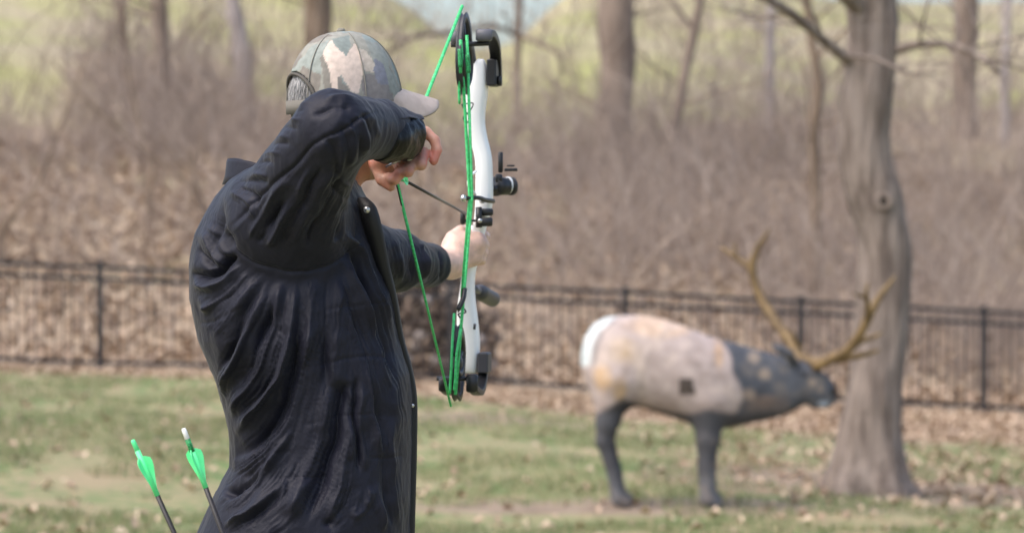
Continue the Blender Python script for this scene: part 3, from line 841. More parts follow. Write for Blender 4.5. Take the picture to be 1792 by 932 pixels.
# ------------------------------------------------------------------ archer
arch = empty('person', (float(W(540, 900, 4.78)[0]), 4.78, 0.0), 'archer in black jacket and camouflage cap drawing a bow, seen from behind', 'person')
TD = 4.78; kt = ppm(TD)
tors = [(282, 470, 590, .11), (296, 432, 608, .15), (318, 403, 626, .185), (345, 381, 640, .195), (375, 362, 648, .20), (410, 344, 658, .20), (465, 333, 676, .205), (520, 336, 694, .212), (590, 350, 702, .215), (650, 374, 719, .205), (700, 392, 724, .20), (770, 405, 724, .20), (812, 405, 722, .205), (860, 378, 721, .215), (932, 346, 719, .225), (1010, 338, 718, .23), (1085, 338, 716, .23)]
def torso_rows(shr, cut=2000):
    r = []
    for (v, a, b, dep) in tors:
        if v > cut: break
        p1, p2 = W(a, v, TD), W(b, v, TD)
        r.append((p1[2] - (shr if v < 300 else 0), (p1[0] + p2[0]) / 2, TD + .0, (p2[0] - p1[0]) / 2 - shr, dep - shr))
    return r
# --- arms: pixel, pixel, depth
RS, RE, RW_ = W(512, 372, 4.63), W(594, 232, 4.43), W(700, 250, 4.68)
LS, LE, LW = W(600, 432, 4.96), W(692, 458, 5.15), W(790, 462, 5.38)
# --- head frame
YAW = R(30); HC = W(603, 181, 4.80)
hf = np.array([math.cos(YAW) * math.cos(R(3)), math.sin(YAW) * math.cos(R(3)), math.sin(R(3))]); hl = np.array([-math.sin(YAW), math.cos(YAW), 0]); hu = np.cross(hf, hl)
HM = np.stack([hf, hl, hu], 1)      # local -> world
def H(x, y, z): return HC + HM @ np.array([x, y, z])
skin_items = [ell(H(-.004, 0, .012), (.098, .077, .108), HM), (ell(H(.034, 0, -.075), (.062, .056, .075), HM), .03), (ell(H(.068, 0, -.128), (.026, .028, .022), HM), .03),
    (rcone(H(.092, 0, -.022), H(.116, 0, -.058), .009, .013), .012), (ell(H(.088, 0, .0), (.014, .05, .012), HM), .02),
    (ell(H(.086, 0, -.088), (.014, .026, .007), HM), .008), (ell(H(.085, 0, -.102), (.013, .022, .008), HM), .008),
    (ell(H(.080, .031, -.022), (.014, .016, .010), HM), .006), (ell(H(.080, -.031, -.022), (.014, .016, .010), HM), .006)]
for s in (-1, 1):
    skin_items += [(ell(H(-.008, s * .080, -.040), (.021, .008, .032), HM), .008), (rcone(H(-.02, s * .084, -.022), H(.0, s * .088, -.012), .007, .006), .006)]
NB = W(572, 345, 4.80)
skin_items += [(rcone(H(-.02, 0, -.07), NB, .055, .062), .03)]
skin_items += [(stack(torso_rows(.03, 1100), 2.2), .03)]
# right arm and hand
skin_items += [(rcone(RS, RE, .058, .045), .03), (rcone(RE, RW_, .045, .030), .02)]
def hd(u, v, d): return W(u, v, d)
rh = [(rcone(RW_, hd(700, 268, 4.72), .028, .030), .02), (rcone(hd(690, 270, 4.72), hd(724, 254, 4.72), .018, .014), .012), (rcone(hd(662, 284, 4.70), hd(676, 300, 4.71), .020, .018), .012)]
def finger(pts, r0, r1):
    n = len(pts) - 1
    return [(rcone(hd(*pts[i]), hd(*pts[i + 1]), r0 + (r1 - r0) * i / n, r0 + (r1 - r0) * (i + 1) / n), .004) for i in range(n)]
rh += finger([(720, 246, 4.72), (745, 231, 4.70), (761, 246, 4.69), (765, 262, 4.685), (759, 282, 4.68)], .0115, .0090)
rh += finger([(722, 258, 4.70), (741, 268, 4.68), (737, 288, 4.66), (726, 288, 4.68)], .0122, .0104)
rh += finger([(708, 268, 4.70), (722, 284, 4.67), (714, 300, 4.65), (704, 298, 4.67)], .0126, .0108)
rh += finger([(692, 276, 4.70), (702, 300, 4.67), (691, 314, 4.66), (680, 310, 4.68)], .0118, .0100)
rh += finger([(660, 290, 4.70), (668, 314, 4.69), (684, 327, 4.68)], .0135, .0095)
# left arm and bow hand
lh = [(rcone(LS, LE, .050, .042), .03), (rcone(LE, LW, .042, .030), .02), (rcone(LW, hd(800, 446, 5.42), .030, .030), .02), (rcone(hd(798, 430, 5.405), hd(834, 424, 5.415), .032, .025), .02),
      (rcone(hd(802, 448, 5.405), hd(828, 450, 5.42), .028, .021), .02)]
for j, (v0, r_) in enumerate(((412, .0120), (427, .0125), (441, .0118), (454, .0105))):
    lh += finger([(828, v0, 5.43), (845 - j, v0 - 1, 5.455), (850 - 2 * j, v0 + 2, 5.505), (836 - j, v0 + 5, 5.53)], r_, r_ * .85)
lh += finger([(792, 416, 5.40), (806, 405, 5.42), (822, 401, 5.47)], .0165, .0115)
# legs
HZ = .90; lx = float(W(530, 900, TD)[0])
for dy, fx in ((-.13, 0.0), (.15, .02)):
    hip = (lx, TD + dy * .7, HZ); kn = (lx + fx + .015, TD + dy * 1.5, .50); ank = (lx + fx, TD + dy * 1.9, .09)
    skin_items += [(rcone(hip, kn, .085, .052), .04), (rcone(kn, ank, .052, .036), .02), (rcone((ank[0], ank[1], .06), (ank[0] + .15, ank[1] + .03, .035), .035, .028), .02)]
body_f = union(skin_items + rh + lh, .02)
v, q = sdf_mesh(body_f, 0.0042)
v = relax(v, q, 1, .4)
body = mesh_obj('body', v, q, M['skin'], arch)
u_, v_ = proj(v)
c = np.tile(np.array([.50, .27, .19]), (len(v), 1))
ns_ = vnoise(v, 40, 2)
c *= (1 + .10 * ns_)[:, None]
# redder fingertips and knuckles, paler back of the bow hand, red-brown neck shadow put into the skin colour, dark eyes and lips
def pc(mask, cc):
    m = np.clip(mask, 0, 1)[:, None]; c[:] = c * (1 - m) + np.array(cc) * m
hand = (u_ > 640) & (v[:, 1] > 4.6) & (v_ > 225) & (v_ < 335) & (u_ < 775) & (v[:, 1] < 4.76)
pc(hand * np.clip(.45 + ns_ * .5, 0, .8), (.50, .17, .12))
pc(((u_ > 745) & (v_ > 262) & (v_ < 290) & (v[:, 1] < 4.76)) * .7, (.55, .16, .12))
pc(((u_ > 760) & (v_ > 380) & (v[:, 1] > 5.3)) * .75, (.74, .52, .44))
nk = (v_ > 255) & (v_ < 380) & (u_ < 648) & (u_ > 540); pc(nk * .9, (.42, .14, .08))
loc = (v - HC) @ HM
for s in (-1, 1):
    e = np.linalg.norm((loc - [.092, s * .031, -.022]) / [.02, .012, .006], axis=1); pc((e < 1) * 1.0, (.75, .74, .72)); e = np.linalg.norm((loc - [.094, s * .031, -.022]) / [.02, .005, .005], axis=1); pc((e < 1) * 1.0, (.04, .03, .02))
e = np.linalg.norm((loc - [.095, 0, -.095]) / [.03, .027, .012], axis=1); pc((e < 1) * .7, (.42, .14, .12))
color_attr(body, c)

# --- jacket folds
def fold(o, lines, facing=0.15, noise=(0.0022, 9.0), seed=0):
    vs = np.zeros(len(o.data.vertices) * 3); o.data.vertices.foreach_get('co', vs); vs = vs.reshape(-1, 3)
    nr = normals_of(o); u, v = proj(vs); tocam = CAM - vs; tocam /= np.linalg.norm(tocam, axis=1)[:, None]
    fc = np.clip(((nr * tocam).sum(1) - facing) / .3, 0, 1)
    # wobble the lines so no fold is ruled
    P = np.stack([u / 100, v / 100, np.full(len(u), seed + .5)], 1)
    uu = u + 4.5 * vnoise(P, 2.2, 2, 3.1); vv_ = v + 4.5 * vnoise(P, 2.2, 2, 9.7)
    D = np.zeros(len(vs)); D_id = []
    for ln in lines:
        pts, w, amp = ln[0], ln[1], ln[2]; skew = ln[3] if len(ln) > 3 else 0.0
        d, t, s = polydist(uu, vv_, [tuple(p) for p in catmull(np.array(pts, float), 4)])
        wl = w * (1 + skew * s); tp = np.clip(np.minimum(t, 1 - t) * 5, 0.0, 1); tp = tp * tp * (3 - 2 * tp)
        kf = len(D_id); D_id.append(1)
        ft = np.stack([t * 3.2, np.full(len(t), kf * 1.7), np.zeros(len(t))], 1)
        va = np.clip(1.0 + 1.1 * vnoise(ft, 1.0, 2, 5.0), .25, 1.9) if w > 3.3 else 1.0
        D += 1.42 * amp * va * np.exp(-np.abs(d / wl) ** 1.35) * tp
        if w > 3.3:
            fs_ = np.stack([d * s / 4.2, t * 2.6, np.full(len(t), kf * 2.3)], 1)
            D += 0.30 * abs(amp) * (0.45 - np.abs(vnoise(fs_, 1.0, 2, 11.0)) * 1.9) * np.exp(-(d / (w * 2.4)) ** 2) * tp
    wr = noise[0] * (1 - np.abs(vnoise(vs * [1, 1, .55], noise[1], 3, seed)) * 2.0)
    wr += noise[0] * .5 * (.5 - np.abs(vnoise(vs * [1, 1, .6], 38, 3, seed + 3)) * 1.6)
    q2 = vs @ np.array([[.8, 0, .6], [0, 1, 0], [-.6, 0, .8]]); wr += noise[0] * 1.1 * (0.5 - np.abs(vnoise(q2 * [1, 1, .3], 17, 2, seed + 7)) * 1.6)
    vs = vs + nr * (D * fc + wr)[:, None]
    set_co(o, vs)

mm = 0.001
s_up = union([rcone(W(500, 372, 4.61), W(578, 230, 4.43), .104, .070), (rcone(W(474, 388, 4.625), W(536, 394, 4.62), .082, .074), .05), (rcone(W(534, 385, 4.60), W(545, 275, 4.47), .050, .046), .04),
              (rcone(W(524, 400, 4.61), W(524, 380, 4.60), .072, .07), .04),
              (rcone(W(588, 224, 4.43), W(664, 227, 4.60), .067, .053), .022), (rcone(W(664, 227, 4.60), W(690, 230, 4.65), .054, .049), .02)], .04)
s_l = union([rcone(W(596, 436, 4.97), W(692, 457, 5.13), .080, .062), (rcone(W(692, 457, 5.13), W(752, 463, 5.27), .061, .047), .02)], .03)
jt = union([stack(torso_rows(0.0), 2.35), (s_up, .034), (s_l, .025)], .01)
v, q = sdf_mesh(jt, 0.0031); v = relax(v, q, 4, .5)
jk = mesh_obj('jacket', v, q, M['jacket'], arch)
folds_t = [
    # sweeping folds from the armpit towards the back
    ([(446, 470), (414, 500), (376, 528), (352, 548)], 9, 9 * mm, .3), ([(414, 445), (385, 470), (358, 484), (333, 477)], 6, -13 * mm), ([(425, 462), (395, 488), (362, 500), (338, 494)], 7, 7 * mm),
    ([(463, 480), (430, 520), (398, 562), (370, 600)], 9, 9 * mm, .3), ([(478, 485), (450, 545), (425, 600), (402, 660), (388, 700)], 8, 10 * mm, .3), ([(462, 500), (432, 545), (408, 600), (388, 655)], 6, -8 * mm),
    ([(500, 486), (480, 560), (462, 630), (430, 690), (404, 735)], 9, 11 * mm, .3), ([(486, 520), (464, 580), (440, 640), (414, 695)], 6, -9 * mm),
    ([(522, 490), (508, 580), (492, 650), (458, 710), (412, 768)], 9, 11 * mm, .3), ([(502, 560), (484, 640), (456, 690), (420, 735)], 6, -9 * mm),
    ([(556, 560), (540, 620), (518, 695), (486, 761), (441, 814), (409, 840)], 10, 13 * mm, .35), ([(528, 560), (512, 650), (488, 720), (450, 775), (412, 806)], 8, -12 * mm),
    ([(510, 745), (486, 790), (463, 822), (426, 872), (380, 902)], 9, 11 * mm, .3), ([(480, 780), (452, 830), (418, 858), (392, 868)], 7, -11 * mm),
    ([(520, 800), (490, 850), (445, 895), (385, 925)], 9, 8 * mm), ([(500, 845), (460, 895), (415, 925), (380, 940)], 7, -8 * mm),
    ([(545, 830), (520, 880), (480, 925), (430, 960)], 10, 8 * mm),
    # centre
    ([(548, 480), (545, 540), (538, 600), (528, 660)], 9, 7 * mm), ([(575, 480), (568, 560), (572, 640), (560, 700)], 8, -7 * mm), ([(600, 480), (590, 560), (588, 620), (582, 680)], 10, 7 * mm),
    ([(606, 660), (598, 710), (584, 791), (560, 860), (531, 925)], 11, -12 * mm, .3), ([(588, 640), (572, 720), (556, 790), (526, 850), (500, 910)], 14, 9 * mm), ([(612, 700), (606, 780), (596, 850), (570, 920)], 10, 9 * mm),
    ([(628, 840), (612, 880), (590, 905), (560, 925)], 7, -6 * mm), ([(650, 850), (640, 885), (610, 905)], 7, 5 * mm),
    # pocket
    ([(622, 655), (622, 710), (623, 769), (631, 832)], 3.2, -9 * mm), ([(630, 660), (631, 715), (633, 770), (641, 828)], 6, 4.5 * mm), ([(614, 670), (613, 720), (614, 780), (620, 825)], 5, 4 * mm),
    # front, fanning from the arm
    ([(602, 385), (620, 430), (648, 490), (672, 545), (700, 620)], 7, 9 * mm, .3), ([(606, 420), (622, 470), (650, 530), (676, 600), (700, 680)], 6, -8 * mm), ([(598, 425), (612, 480), (640, 545), (662, 610), (690, 700), (705, 790)], 8, 9 * mm),
    ([(612, 400), (640, 450), (664, 500), (690, 570)], 4.5, -6 * mm), ([(592, 470), (612, 540), (634, 600), (652, 680), (676, 780)], 7, -6 * mm), ([(600, 520), (620, 590), (642, 660), (658, 740), (672, 830)], 8, 6 * mm),
    ([(690, 720), (684, 790), (690, 860), (700, 930)], 8, 5 * mm), ([(672, 700), (668, 780), (674, 860), (684, 930)], 7, -5 * mm), ([(655, 840), (664, 880), (672, 932)], 9, 5 * mm),
    # quilting rows and seams
    ([(345, 566), (372, 562), (400, 548), (440, 522)], 2.4, -1.9 * mm), ([(378, 650), (410, 644), (450, 640)], 2.4, -1.5 * mm), ([(560, 545), (600, 536), (650, 530), (690, 534)], 2.4, -1.1 * mm),
    ([(552, 640), (590, 630), (640, 625), (712, 632)], 2.4, -1.5 * mm), ([(520, 740), (560, 734), (600, 728), (700, 728)], 2.4, -1.1 * mm), ([(480, 840), (530, 835), (580, 828)], 2.4, -1.2 * mm), ([(640, 800), (680, 801), (716, 800)], 2.4, -1.2 * mm),
    ([(552, 500), (548, 600), (530, 700), (505, 800), (498, 900)], 2.4, -1.4 * mm), ([(395, 340), (380, 400), (372, 440), (360, 478)], 5, -4 * mm), ([(352, 400), (372, 440), (400, 470)], 6, 5 * mm), ([(372, 372), (392, 410), (410, 440)], 6, -5 * mm),
    ([(360, 390), (386, 425), (408, 452)], 4, 5 * mm), ([(345, 430), (365, 455), (388, 468)], 5, -5 * mm), ([(400, 330), (430, 350), (446, 380)], 6, 5 * mm), ([(415, 322), (440, 338), (452, 362)], 4, -5 * mm),
    ([(410, 312), (440, 315), (470, 322)], 5, -5 * mm)]

# folds of the raised sleeve
folds_s = [
    # seam that runs over the arm
    ([(392, 402), (440, 356), (500, 300), (560, 246), (620, 214), (668, 196)], 2.6, -4.5 * mm), ([(398, 412), (446, 364), (506, 308), (566, 254)], 4, 2.5 * mm),
    # lengthwise folds
    ([(432, 420), (454, 380), (490, 325), (520, 290)], 6, 6 * mm), ([(450, 424), (472, 390), (505, 335)], 5, -6 * mm), ([(464, 432), (488, 395), (525, 330), (552, 280)], 7, 7 * mm), ([(486, 436), (505, 400), (545, 330), (570, 280)], 5, -6 * mm),
    ([(508, 440), (525, 400), (560, 340), (588, 285)], 7, 6 * mm), ([(536, 436), (550, 400), (580, 345), (600, 300)], 6, -6 * mm), ([(564, 432), (575, 400), (596, 350), (606, 310)], 6, 6 * mm), ([(586, 425), (597, 396), (610, 355)], 5, -5 * mm),
    # creases at the bend of the elbow
    ([(598, 210), (618, 232), (622, 262), (612, 290)], 4.5, 3.30 * mm), ([(606, 206), (628, 230), (632, 258), (626, 280)], 3.5, -3.30 * mm), ([(616, 200), (638, 226), (642, 254), (636, 276)], 4, 3.30 * mm), ([(626, 196), (648, 222), (652, 250), (646, 270)], 3.5, -2.75 * mm),
    ([(638, 192), (658, 218), (662, 244)], 4, 2.75 * mm), ([(584, 214), (606, 240), (610, 270), (600, 300)], 4, -3.30 * mm), ([(570, 222), (594, 246), (600, 276), (590, 312)], 5, 3.30 * mm), ([(556, 232), (582, 256), (588, 284), (578, 325)], 4, -2.75 * mm),
    ([(575, 300), (600, 318), (622, 330)], 4, 2.20 * mm), ([(570, 320), (596, 340), (618, 352)], 5, -2.20 * mm),
    # little creases on the back edge
    ([(452, 262), (480, 250), (512, 246)], 3.4, -2.50 * mm), ([(458, 248), (486, 238), (520, 236)], 3.4, 2.50 * mm), ([(464, 232), (492, 222), (526, 222)], 3.2, -2.50 * mm), ([(470, 218), (498, 210), (530, 206)], 3.4, 2.50 * mm), ([(480, 204), (506, 198), (534, 190)], 3.0, -2.00 * mm), ([(446, 280), (472, 268), (500, 266)], 3.6, 2.50 * mm), ([(434, 298), (460, 286), (488, 286)], 4, -2.50 * mm), ([(420, 320), (446, 308), (470, 312)], 5, 2.50 * mm), ([(490, 190), (515, 185), (545, 175)], 3, 1.75 * mm),
    ([(560, 176), (600, 172), (640, 180), (676, 192)], 5, 3 * mm), ([(540, 200), (580, 190), (620, 192)], 6, -2.5 * mm)]
folds_l = [([(690, 412), (700, 450), (696, 500)], 6, 5 * mm), ([(712, 415), (722, 450), (715, 500)], 6, -4 * mm), ([(735, 420), (744, 450), (738, 500)], 5, 5 * mm), ([(768, 428), (774, 460), (768, 496)], 2.5, -3.5 * mm)]
folds_a = [  # armhole seam with its gathers
    ([(392, 398), (404, 424), (432, 456), (480, 472), (530, 472), (575, 462), (606, 446), (622, 415), (628, 380)], 3.2, -4.0 * mm)]
fold(jk, folds_t + folds_s + folds_l + folds_a, 0.02, (0.0017, 10.0), 1)
# cuff flap of the raised sleeve
mb = MB()
cfc = [(664, 226, 4.60), (690, 234, 4.655), (716, 240, 4.69)]
cp = np.array([W(*c_) for c_ in cfc]); C = catmull(cp, 5)
mb.tube(C, np.linspace(.048, .043, len(C)), 36, cap=True)
vs = mb.v[0]; vs += (vnoise(vs, 26, 2) * .004)[:, None] * np.array([.3, -.6, .6]); mb.v = [vs]
mb.build('cuff', M['jacket'], arch)
fl_c = catmull([W(650, 232, 4.56), W(676, 236, 4.61), W(704, 240, 4.645), W(722, 242, 4.675)], 6); T_ = fl_c[-1] - fl_c[0]; T_ /= np.linalg.norm(T_)
ua = np.cross(T_, [0, 0, 1.0]); ua /= np.linalg.norm(ua); ub = np.cross(ua, T_); fv = []; nA = 40
if ua @ (CAM - fl_c[0]) < 0: ua = -ua
for i_, c_ in enumerate(fl_c):
    s_ = i_ / (len(fl_c) - 1); a_lo = 28 + 34 * max(0, s_ - .25) ** .8
    for k_ in range(nA + 1):
        th = R(a_lo + (200 - a_lo) * k_ / nA); rr_ = .0510 + .004 * math.sin(s_ * 5) + .0022 * math.sin(k_ * .5 + s_ * 6)
        fv.append(c_ + (math.cos(th) * ua + math.sin(th) * ub) * rr_ * (1 - .06 * s_))
Ff_ = [(i * (nA + 1) + k_, i * (nA + 1) + k_ + 1, (i + 1) * (nA + 1) + k_ + 1, (i + 1) * (nA + 1) + k_) for i in range(len(fl_c) - 1) for k_ in range(nA)]
fo = mesh_obj('cuff_flap', fv, Ff_, M['jacket'], arch); sm_ = fo.modifiers.new('t', 'SOLIDIFY'); sm_.thickness = .0025

# collar
mb_v = []; nC = 56
for i in range(nC):
    t = i / (nC - 1); a = R(38) + t * R(284)      # open at the front
    cx_, cy_ = math.cos(a), math.sin(a)
    uc = 522 + 124 * cx_; zt = 306 + 30 * cx_; zb_ = zt + 36
    dd = 4.80 - .105 * cy_
    fl = 0.006 * math.sin(t * 23)
    for (vv_, k_) in ((zb_ + 8, 1.06), (zb_ - 8, 1.02), (zt + 4, 1.0), (zt, .985), (zt + 3, .96), (zb_, .93)):
        q_ = W(524 + (uc - 524) * k_, vv_, 4.80 + (dd - 4.80) * k_); q_[0] += fl * .4; q_[2] += fl * .5; mb_v.append(q_)
Fc = [(i * 6 + k_, (i + 1) * 6 + k_, (i + 1) * 6 + (k_ + 1) % 6, i * 6 + (k_ + 1) % 6) for i in range(nC - 1) for k_ in range(6)]
Fc += [(0, 1, 2, 3, 4, 5), tuple((nC - 1) * 6 + k_ for k_ in (5, 4, 3, 2, 1, 0))]
mesh_obj('collar', mb_v, Fc, M['jacket'], arch)

# placket: the dark front edge of the jacket with its snaps
pl = [(632, 345, 4.70), (644, 362, 4.68), (654, 400, 4.68), (668, 460, 4.70), (686, 520, 4.72), (699, 590, 4.74), (714, 645, 4.75), (722, 700, 4.755), (721, 780, 4.755), (718, 860, 4.755), (716, 940, 4.755), (714, 1080, 4.755)]
wd = [9, 14, 15, 13, 8, 7, 7, 8, 9, 10, 10, 10]
P4 = catmull(np.column_stack([[W(*a) for a in pl], wd]), 6); vsx = []
for i, r_ in enumerate(P4):
    w_ = r_[3] / kt; c_ = r_[:3]; th_ = .007
    for (ox, oy) in ((-w_, .02), (-w_, -th_), (w_ * .6, -th_ - .003), (w_, 0), (w_ * .8, .05)):
        vsx.append(c_ + [ox, oy, 0])
Fc = [(i * 5 + k_, i * 5 + (k_ + 1) % 5, (i + 1) * 5 + (k_ + 1) % 5, (i + 1) * 5 + k_) for i in range(len(P4) - 1) for k_ in range(5)]
Fc += [(4, 3, 2, 1, 0), tuple((len(P4) - 1) * 5 + k_ for k_ in range(5))]
plo = mesh_obj('placket', vsx, Fc, M['jacket_dark'], arch)
for (a, b, d_, r_) in ((642, 367, 4.665, .0052), (622, 389, 4.66, .0034), (722, 709, 4.735, .003), (714, 833, 4.735, .003)):
    s_ = MB(); s_.ellipsoid(W(a, b, d_), (r_, r_ * .6, r_), 14, 8); s_.torus(W(a, b, d_), r_, r_ * .25, (0, 1, 0), 16, 6); so = s_.build('snap', M['steel'], plo)
    so.matrix_parent_inverse = Matrix.Identity(4); so.matrix_parent_inverse = Matrix.Translation(-Vector((0, 0, 0)))

# trousers and boots
tr = []
for dy, fx in ((-.13, 0.0), (.15, .02)):
    tr += [rcone((lx, TD + dy * .7, HZ + .02), (lx + fx + .015, TD + dy * 1.5, .50), .12, .078), rcone((lx + fx + .015, TD + dy * 1.5, .50), (lx + fx, TD + dy * 1.9, .13), .078, .062)]
v, q = sdf_mesh(union(tr, .05), .011); tro = mesh_obj('trousers', v, q, M['trouser'], arch)
for dy, fx in ((-.13, 0.0), (.15, .02)):
    bx, by = lx + fx, TD + dy * 1.9
    f = union([rcone((bx, by, .17), (bx, by, .07), .052, .05), rcone((bx - .02, by, .048), (bx + .17, by + .03, .045), .048, .043)], .03)
    def g_(P, f=f): return np.maximum(f(P), .002 - P[:, 2])
    g_.box = f.box; v, q = sdf_mesh(g_, .007); mesh_obj('boot', v, q, M['boot'], arch)

# --- cap
na, ne = 240, 80
ca, cb_, ch = .1195, .098, .142
az = np.linspace(-math.pi, math.pi, na, endpoint=False); elv = np.linspace(0, 1, ne)
A_, E_ = np.meshgrid(az, elv, indexing='ij')
ph = E_ * math.pi / 2
s = np.cos(ph) ** 0.80; zc = ch * np.sin(ph) ** 1.0
back = np.clip(np.cos(A_ - math.pi), 0, 1)
Lx = ca * np.cos(A_) * s * (1 + .02 * np.cos(6 * A_) * s); Ly = cb_ * np.sin(A_) * s * (1 + .02 * np.cos(6 * A_) * s); Lz = zc - .010 * back * (1 - E_)
LP = np.stack([Lx, Ly, Lz], -1).reshape(-1, 3)
WP = HC + LP @ HM.T
ao = np.abs(np.abs(A_) - math.pi)
HALF = R(41)
arch_z = .068 * np.sqrt(np.clip(1 - (ao / HALF) ** 2, 0, 1))
hole = (ao < HALF) & (Lz < arch_z)
Fc = []
hole_f = hole
for i in range(na):
    j = (i + 1) % na
    for k_ in range(ne - 1):
        if hole_f[i, k_] and hole_f[j, k_] and hole_f[i, k_ + 1] and hole_f[j, k_ + 1]: continue
        Fc.append((i * ne + k_, j * ne + k_, j * ne + k_ + 1, i * ne + k_ + 1))
capo = mesh_obj('cap', WP, Fc, M['cap'], arch)
# camouflage blobs painted as cloth pattern
pu, pv = proj(WP); wob = 5
P_ = np.stack([pu / 100, pv / 100, 0 * pu + .5], 1); pu2 = pu + wob * vnoise(P_, 5, 2); pv2 = pv + wob * vnoise(P_, 5, 2, 31.)
cc = np.tile(np.array(lin(134, 133, 124)), (len(WP), 1))
side_n = vnoise(LP * [1, 1, .6], 22, 2, 5.)
cc[side_n > .22] = lin(118, 112, 104); cc[side_n < -.42] = lin(124, 134, 130)
def inpoly(x, y, poly):
    r_ = np.zeros(len(x), bool); n_ = len(poly)
    for i in range(n_):
        (x1, y1), (x2, y2) = poly[i], poly[(i + 1) % n_]
        r_ ^= ((y1 > y) != (y2 > y)) & (x < (x2 - x1) * (y - y1) / ((y2 - y1) if y2 != y1 else 1e-9) + x1)
    return r_
near_side = (WP[:, 1] < HC[1] + .06)
for poly, c_ in [
    ([(498, 190), (510, 120), (545, 82), (580, 68), (572, 95), (560, 110), (562, 128), (530, 118), (505, 135)], (130, 136, 130)),
    ([(560, 100), (566, 90), (590, 120), (592, 170), (570, 160)], (116, 112, 104)),
    ([(566, 92), (574, 78), (590, 66), (593, 88), (602, 99), (614, 88), (622, 78), (634, 100), (636, 130), (628, 165), (614, 160), (604, 138), (596, 130), (590, 165), (582, 150), (576, 118)], (188, 172, 160)),
    ([(584, 66), (610, 62), (614, 80), (604, 98), (594, 90)], (114, 122, 118)),
    ([(626, 84), (640, 92), (660, 118), (656, 128), (640, 122), (634, 108)], (168, 158, 146)),
    ([(640, 70), (672, 90), (690, 130), (700, 168), (680, 160), (662, 120), (648, 96)], (126, 130, 124)),
    ([(640, 128), (660, 132), (682, 150), (690, 180), (640, 176), (632, 150)], (116, 112, 110)),
    ([(655, 100), (676, 118), (680, 150), (664, 146), (652, 124)], (112, 114, 124)),
    ([(592, 135), (600, 134), (612, 160), (610, 180), (590, 176)], (114, 110, 104))]:
    cc[inpoly(pu2, pv2, poly) & near_side] = lin(*c_)
far = ~near_side; cc[far & (side_n > .05) & (side_n < .22)] = lin(186, 170, 158)
cc *= 1.08; color_attr(capo, cc)
so = capo.modifiers.new('thick', 'SOLIDIFY'); so.thickness = .002; so.offset = -1
# edge binding of the opening, crown seams, button
mb = MB(); tt = np.linspace(-1, 1, 40)
def cap_pt(a, z, out=1.0):
    e = math.asin(min(max(z / ch, 0), 1)); ss = math.cos(e) ** .8
    return HC + HM @ np.array([ca * math.cos(a) * ss * out, cb_ * math.sin(a) * ss * out, z - .010 * max(math.cos(a - math.pi), 0) * (1 - e / (math.pi / 2))])
mb.tube([cap_pt(math.pi + t * HALF, max(.068 * math.sqrt(max(1 - t * t, 0)), 0.001), 1.008) for t in tt], .0032, 8)
mb.build('edge_binding', mat('binding', lin(84, 80, 74), .9), capo)
mb = MB()
for kseam in range(6):
    a = math.pi / 6 + kseam * math.pi / 3 + (0 if True else 0)
    z0 = .002
    mb.tube([cap_pt(a, z, 1.004) for z in np.linspace(z0, ch * .995, 26)], .0011, 6)
mb.build('seams', mat('cap_seam', lin(118, 115, 106), .9), capo)
mb = MB(); mb.ellipsoid(HC + HM @ np.array([0, 0, ch + .001]), (.009, .009, .006), M=HM); mb.build('button', mat('cap_button', lin(120, 116, 106), .9), capo)
mb = MB(); sv = []
ts = np.linspace(-1.08, 1.08, 30)
for t in ts:
    for (z, o_) in ((-.008, 1.004), (.018, 1.004), (.018, .985), (-.008, .985)):
        p_ = cap_pt(math.pi + t * HALF, max(z, 0), o_ * 1.0); p_ = p_ + HM @ np.array([0, 0, min(z, 0)]); sv.append(p_)
Fc = [(i * 4 + k_, (i + 1) * 4 + k_, (i + 1) * 4 + (k_ + 1) % 4, i * 4 + (k_ + 1) % 4) for i in range(len(ts) - 1) for k_ in range(4)]
mesh_obj('strap', sv, Fc, mat('cap_strap', lin(104, 100, 92), .8, bump=.3, bs=400), capo)
# brim
bv = []; nb_, nl = 31, 12
for i in range(nb_):
    t = -1 + 2 * i / (nb_ - 1); a = t * R(62)
    p0 = np.array([ca * math.cos(a) * .995, cb_ * math.sin(a), .0])
    for j in range(nl + 1):
        s_ = j / nl; reach = .084 * (1 - abs(t) ** 4.5) ** .5 if abs(t) < 1 else 0
        x_ = p0[0] + reach * s_; y_ = p0[1] * (1 - .05 * s_)
        z_ = .020 - .026 * s_ * (reach / .088) - 7.5 * abs(y_) ** 2 * (.30 + .70 * s_) + .005
        bv.append((x_, y_, z_))
bv = np.array(bv); top = HC + (bv + [0, 0, .002]) @ HM.T; bot = HC + (bv - [0, 0, .0015]) @ HM.T
n1 = nl + 1; Fc = []
for i in range(nb_ - 1):
    for j in range(nl): Fc.append((i * n1 + j, i * n1 + j + 1, (i + 1) * n1 + j + 1, (i + 1) * n1 + j))
nt_ = len(bv); Fb = [tuple(nt_ + k_ for k_ in f_[::-1]) for f_ in Fc]
edge = [i * n1 + nl for i in range(nb_)]; Fe = [(edge[i], nt_ + edge[i], nt_ + edge[i + 1], edge[i + 1]) for i in range(nb_ - 1)]
mesh_obj('brim', np.vstack([top, bot]), Fc + Fb + Fe, mat('brim_cloth', lin(158, 146, 138), .85, c2=lin(172, 159, 150), ns=40, bump=.3, bs=600), capo)

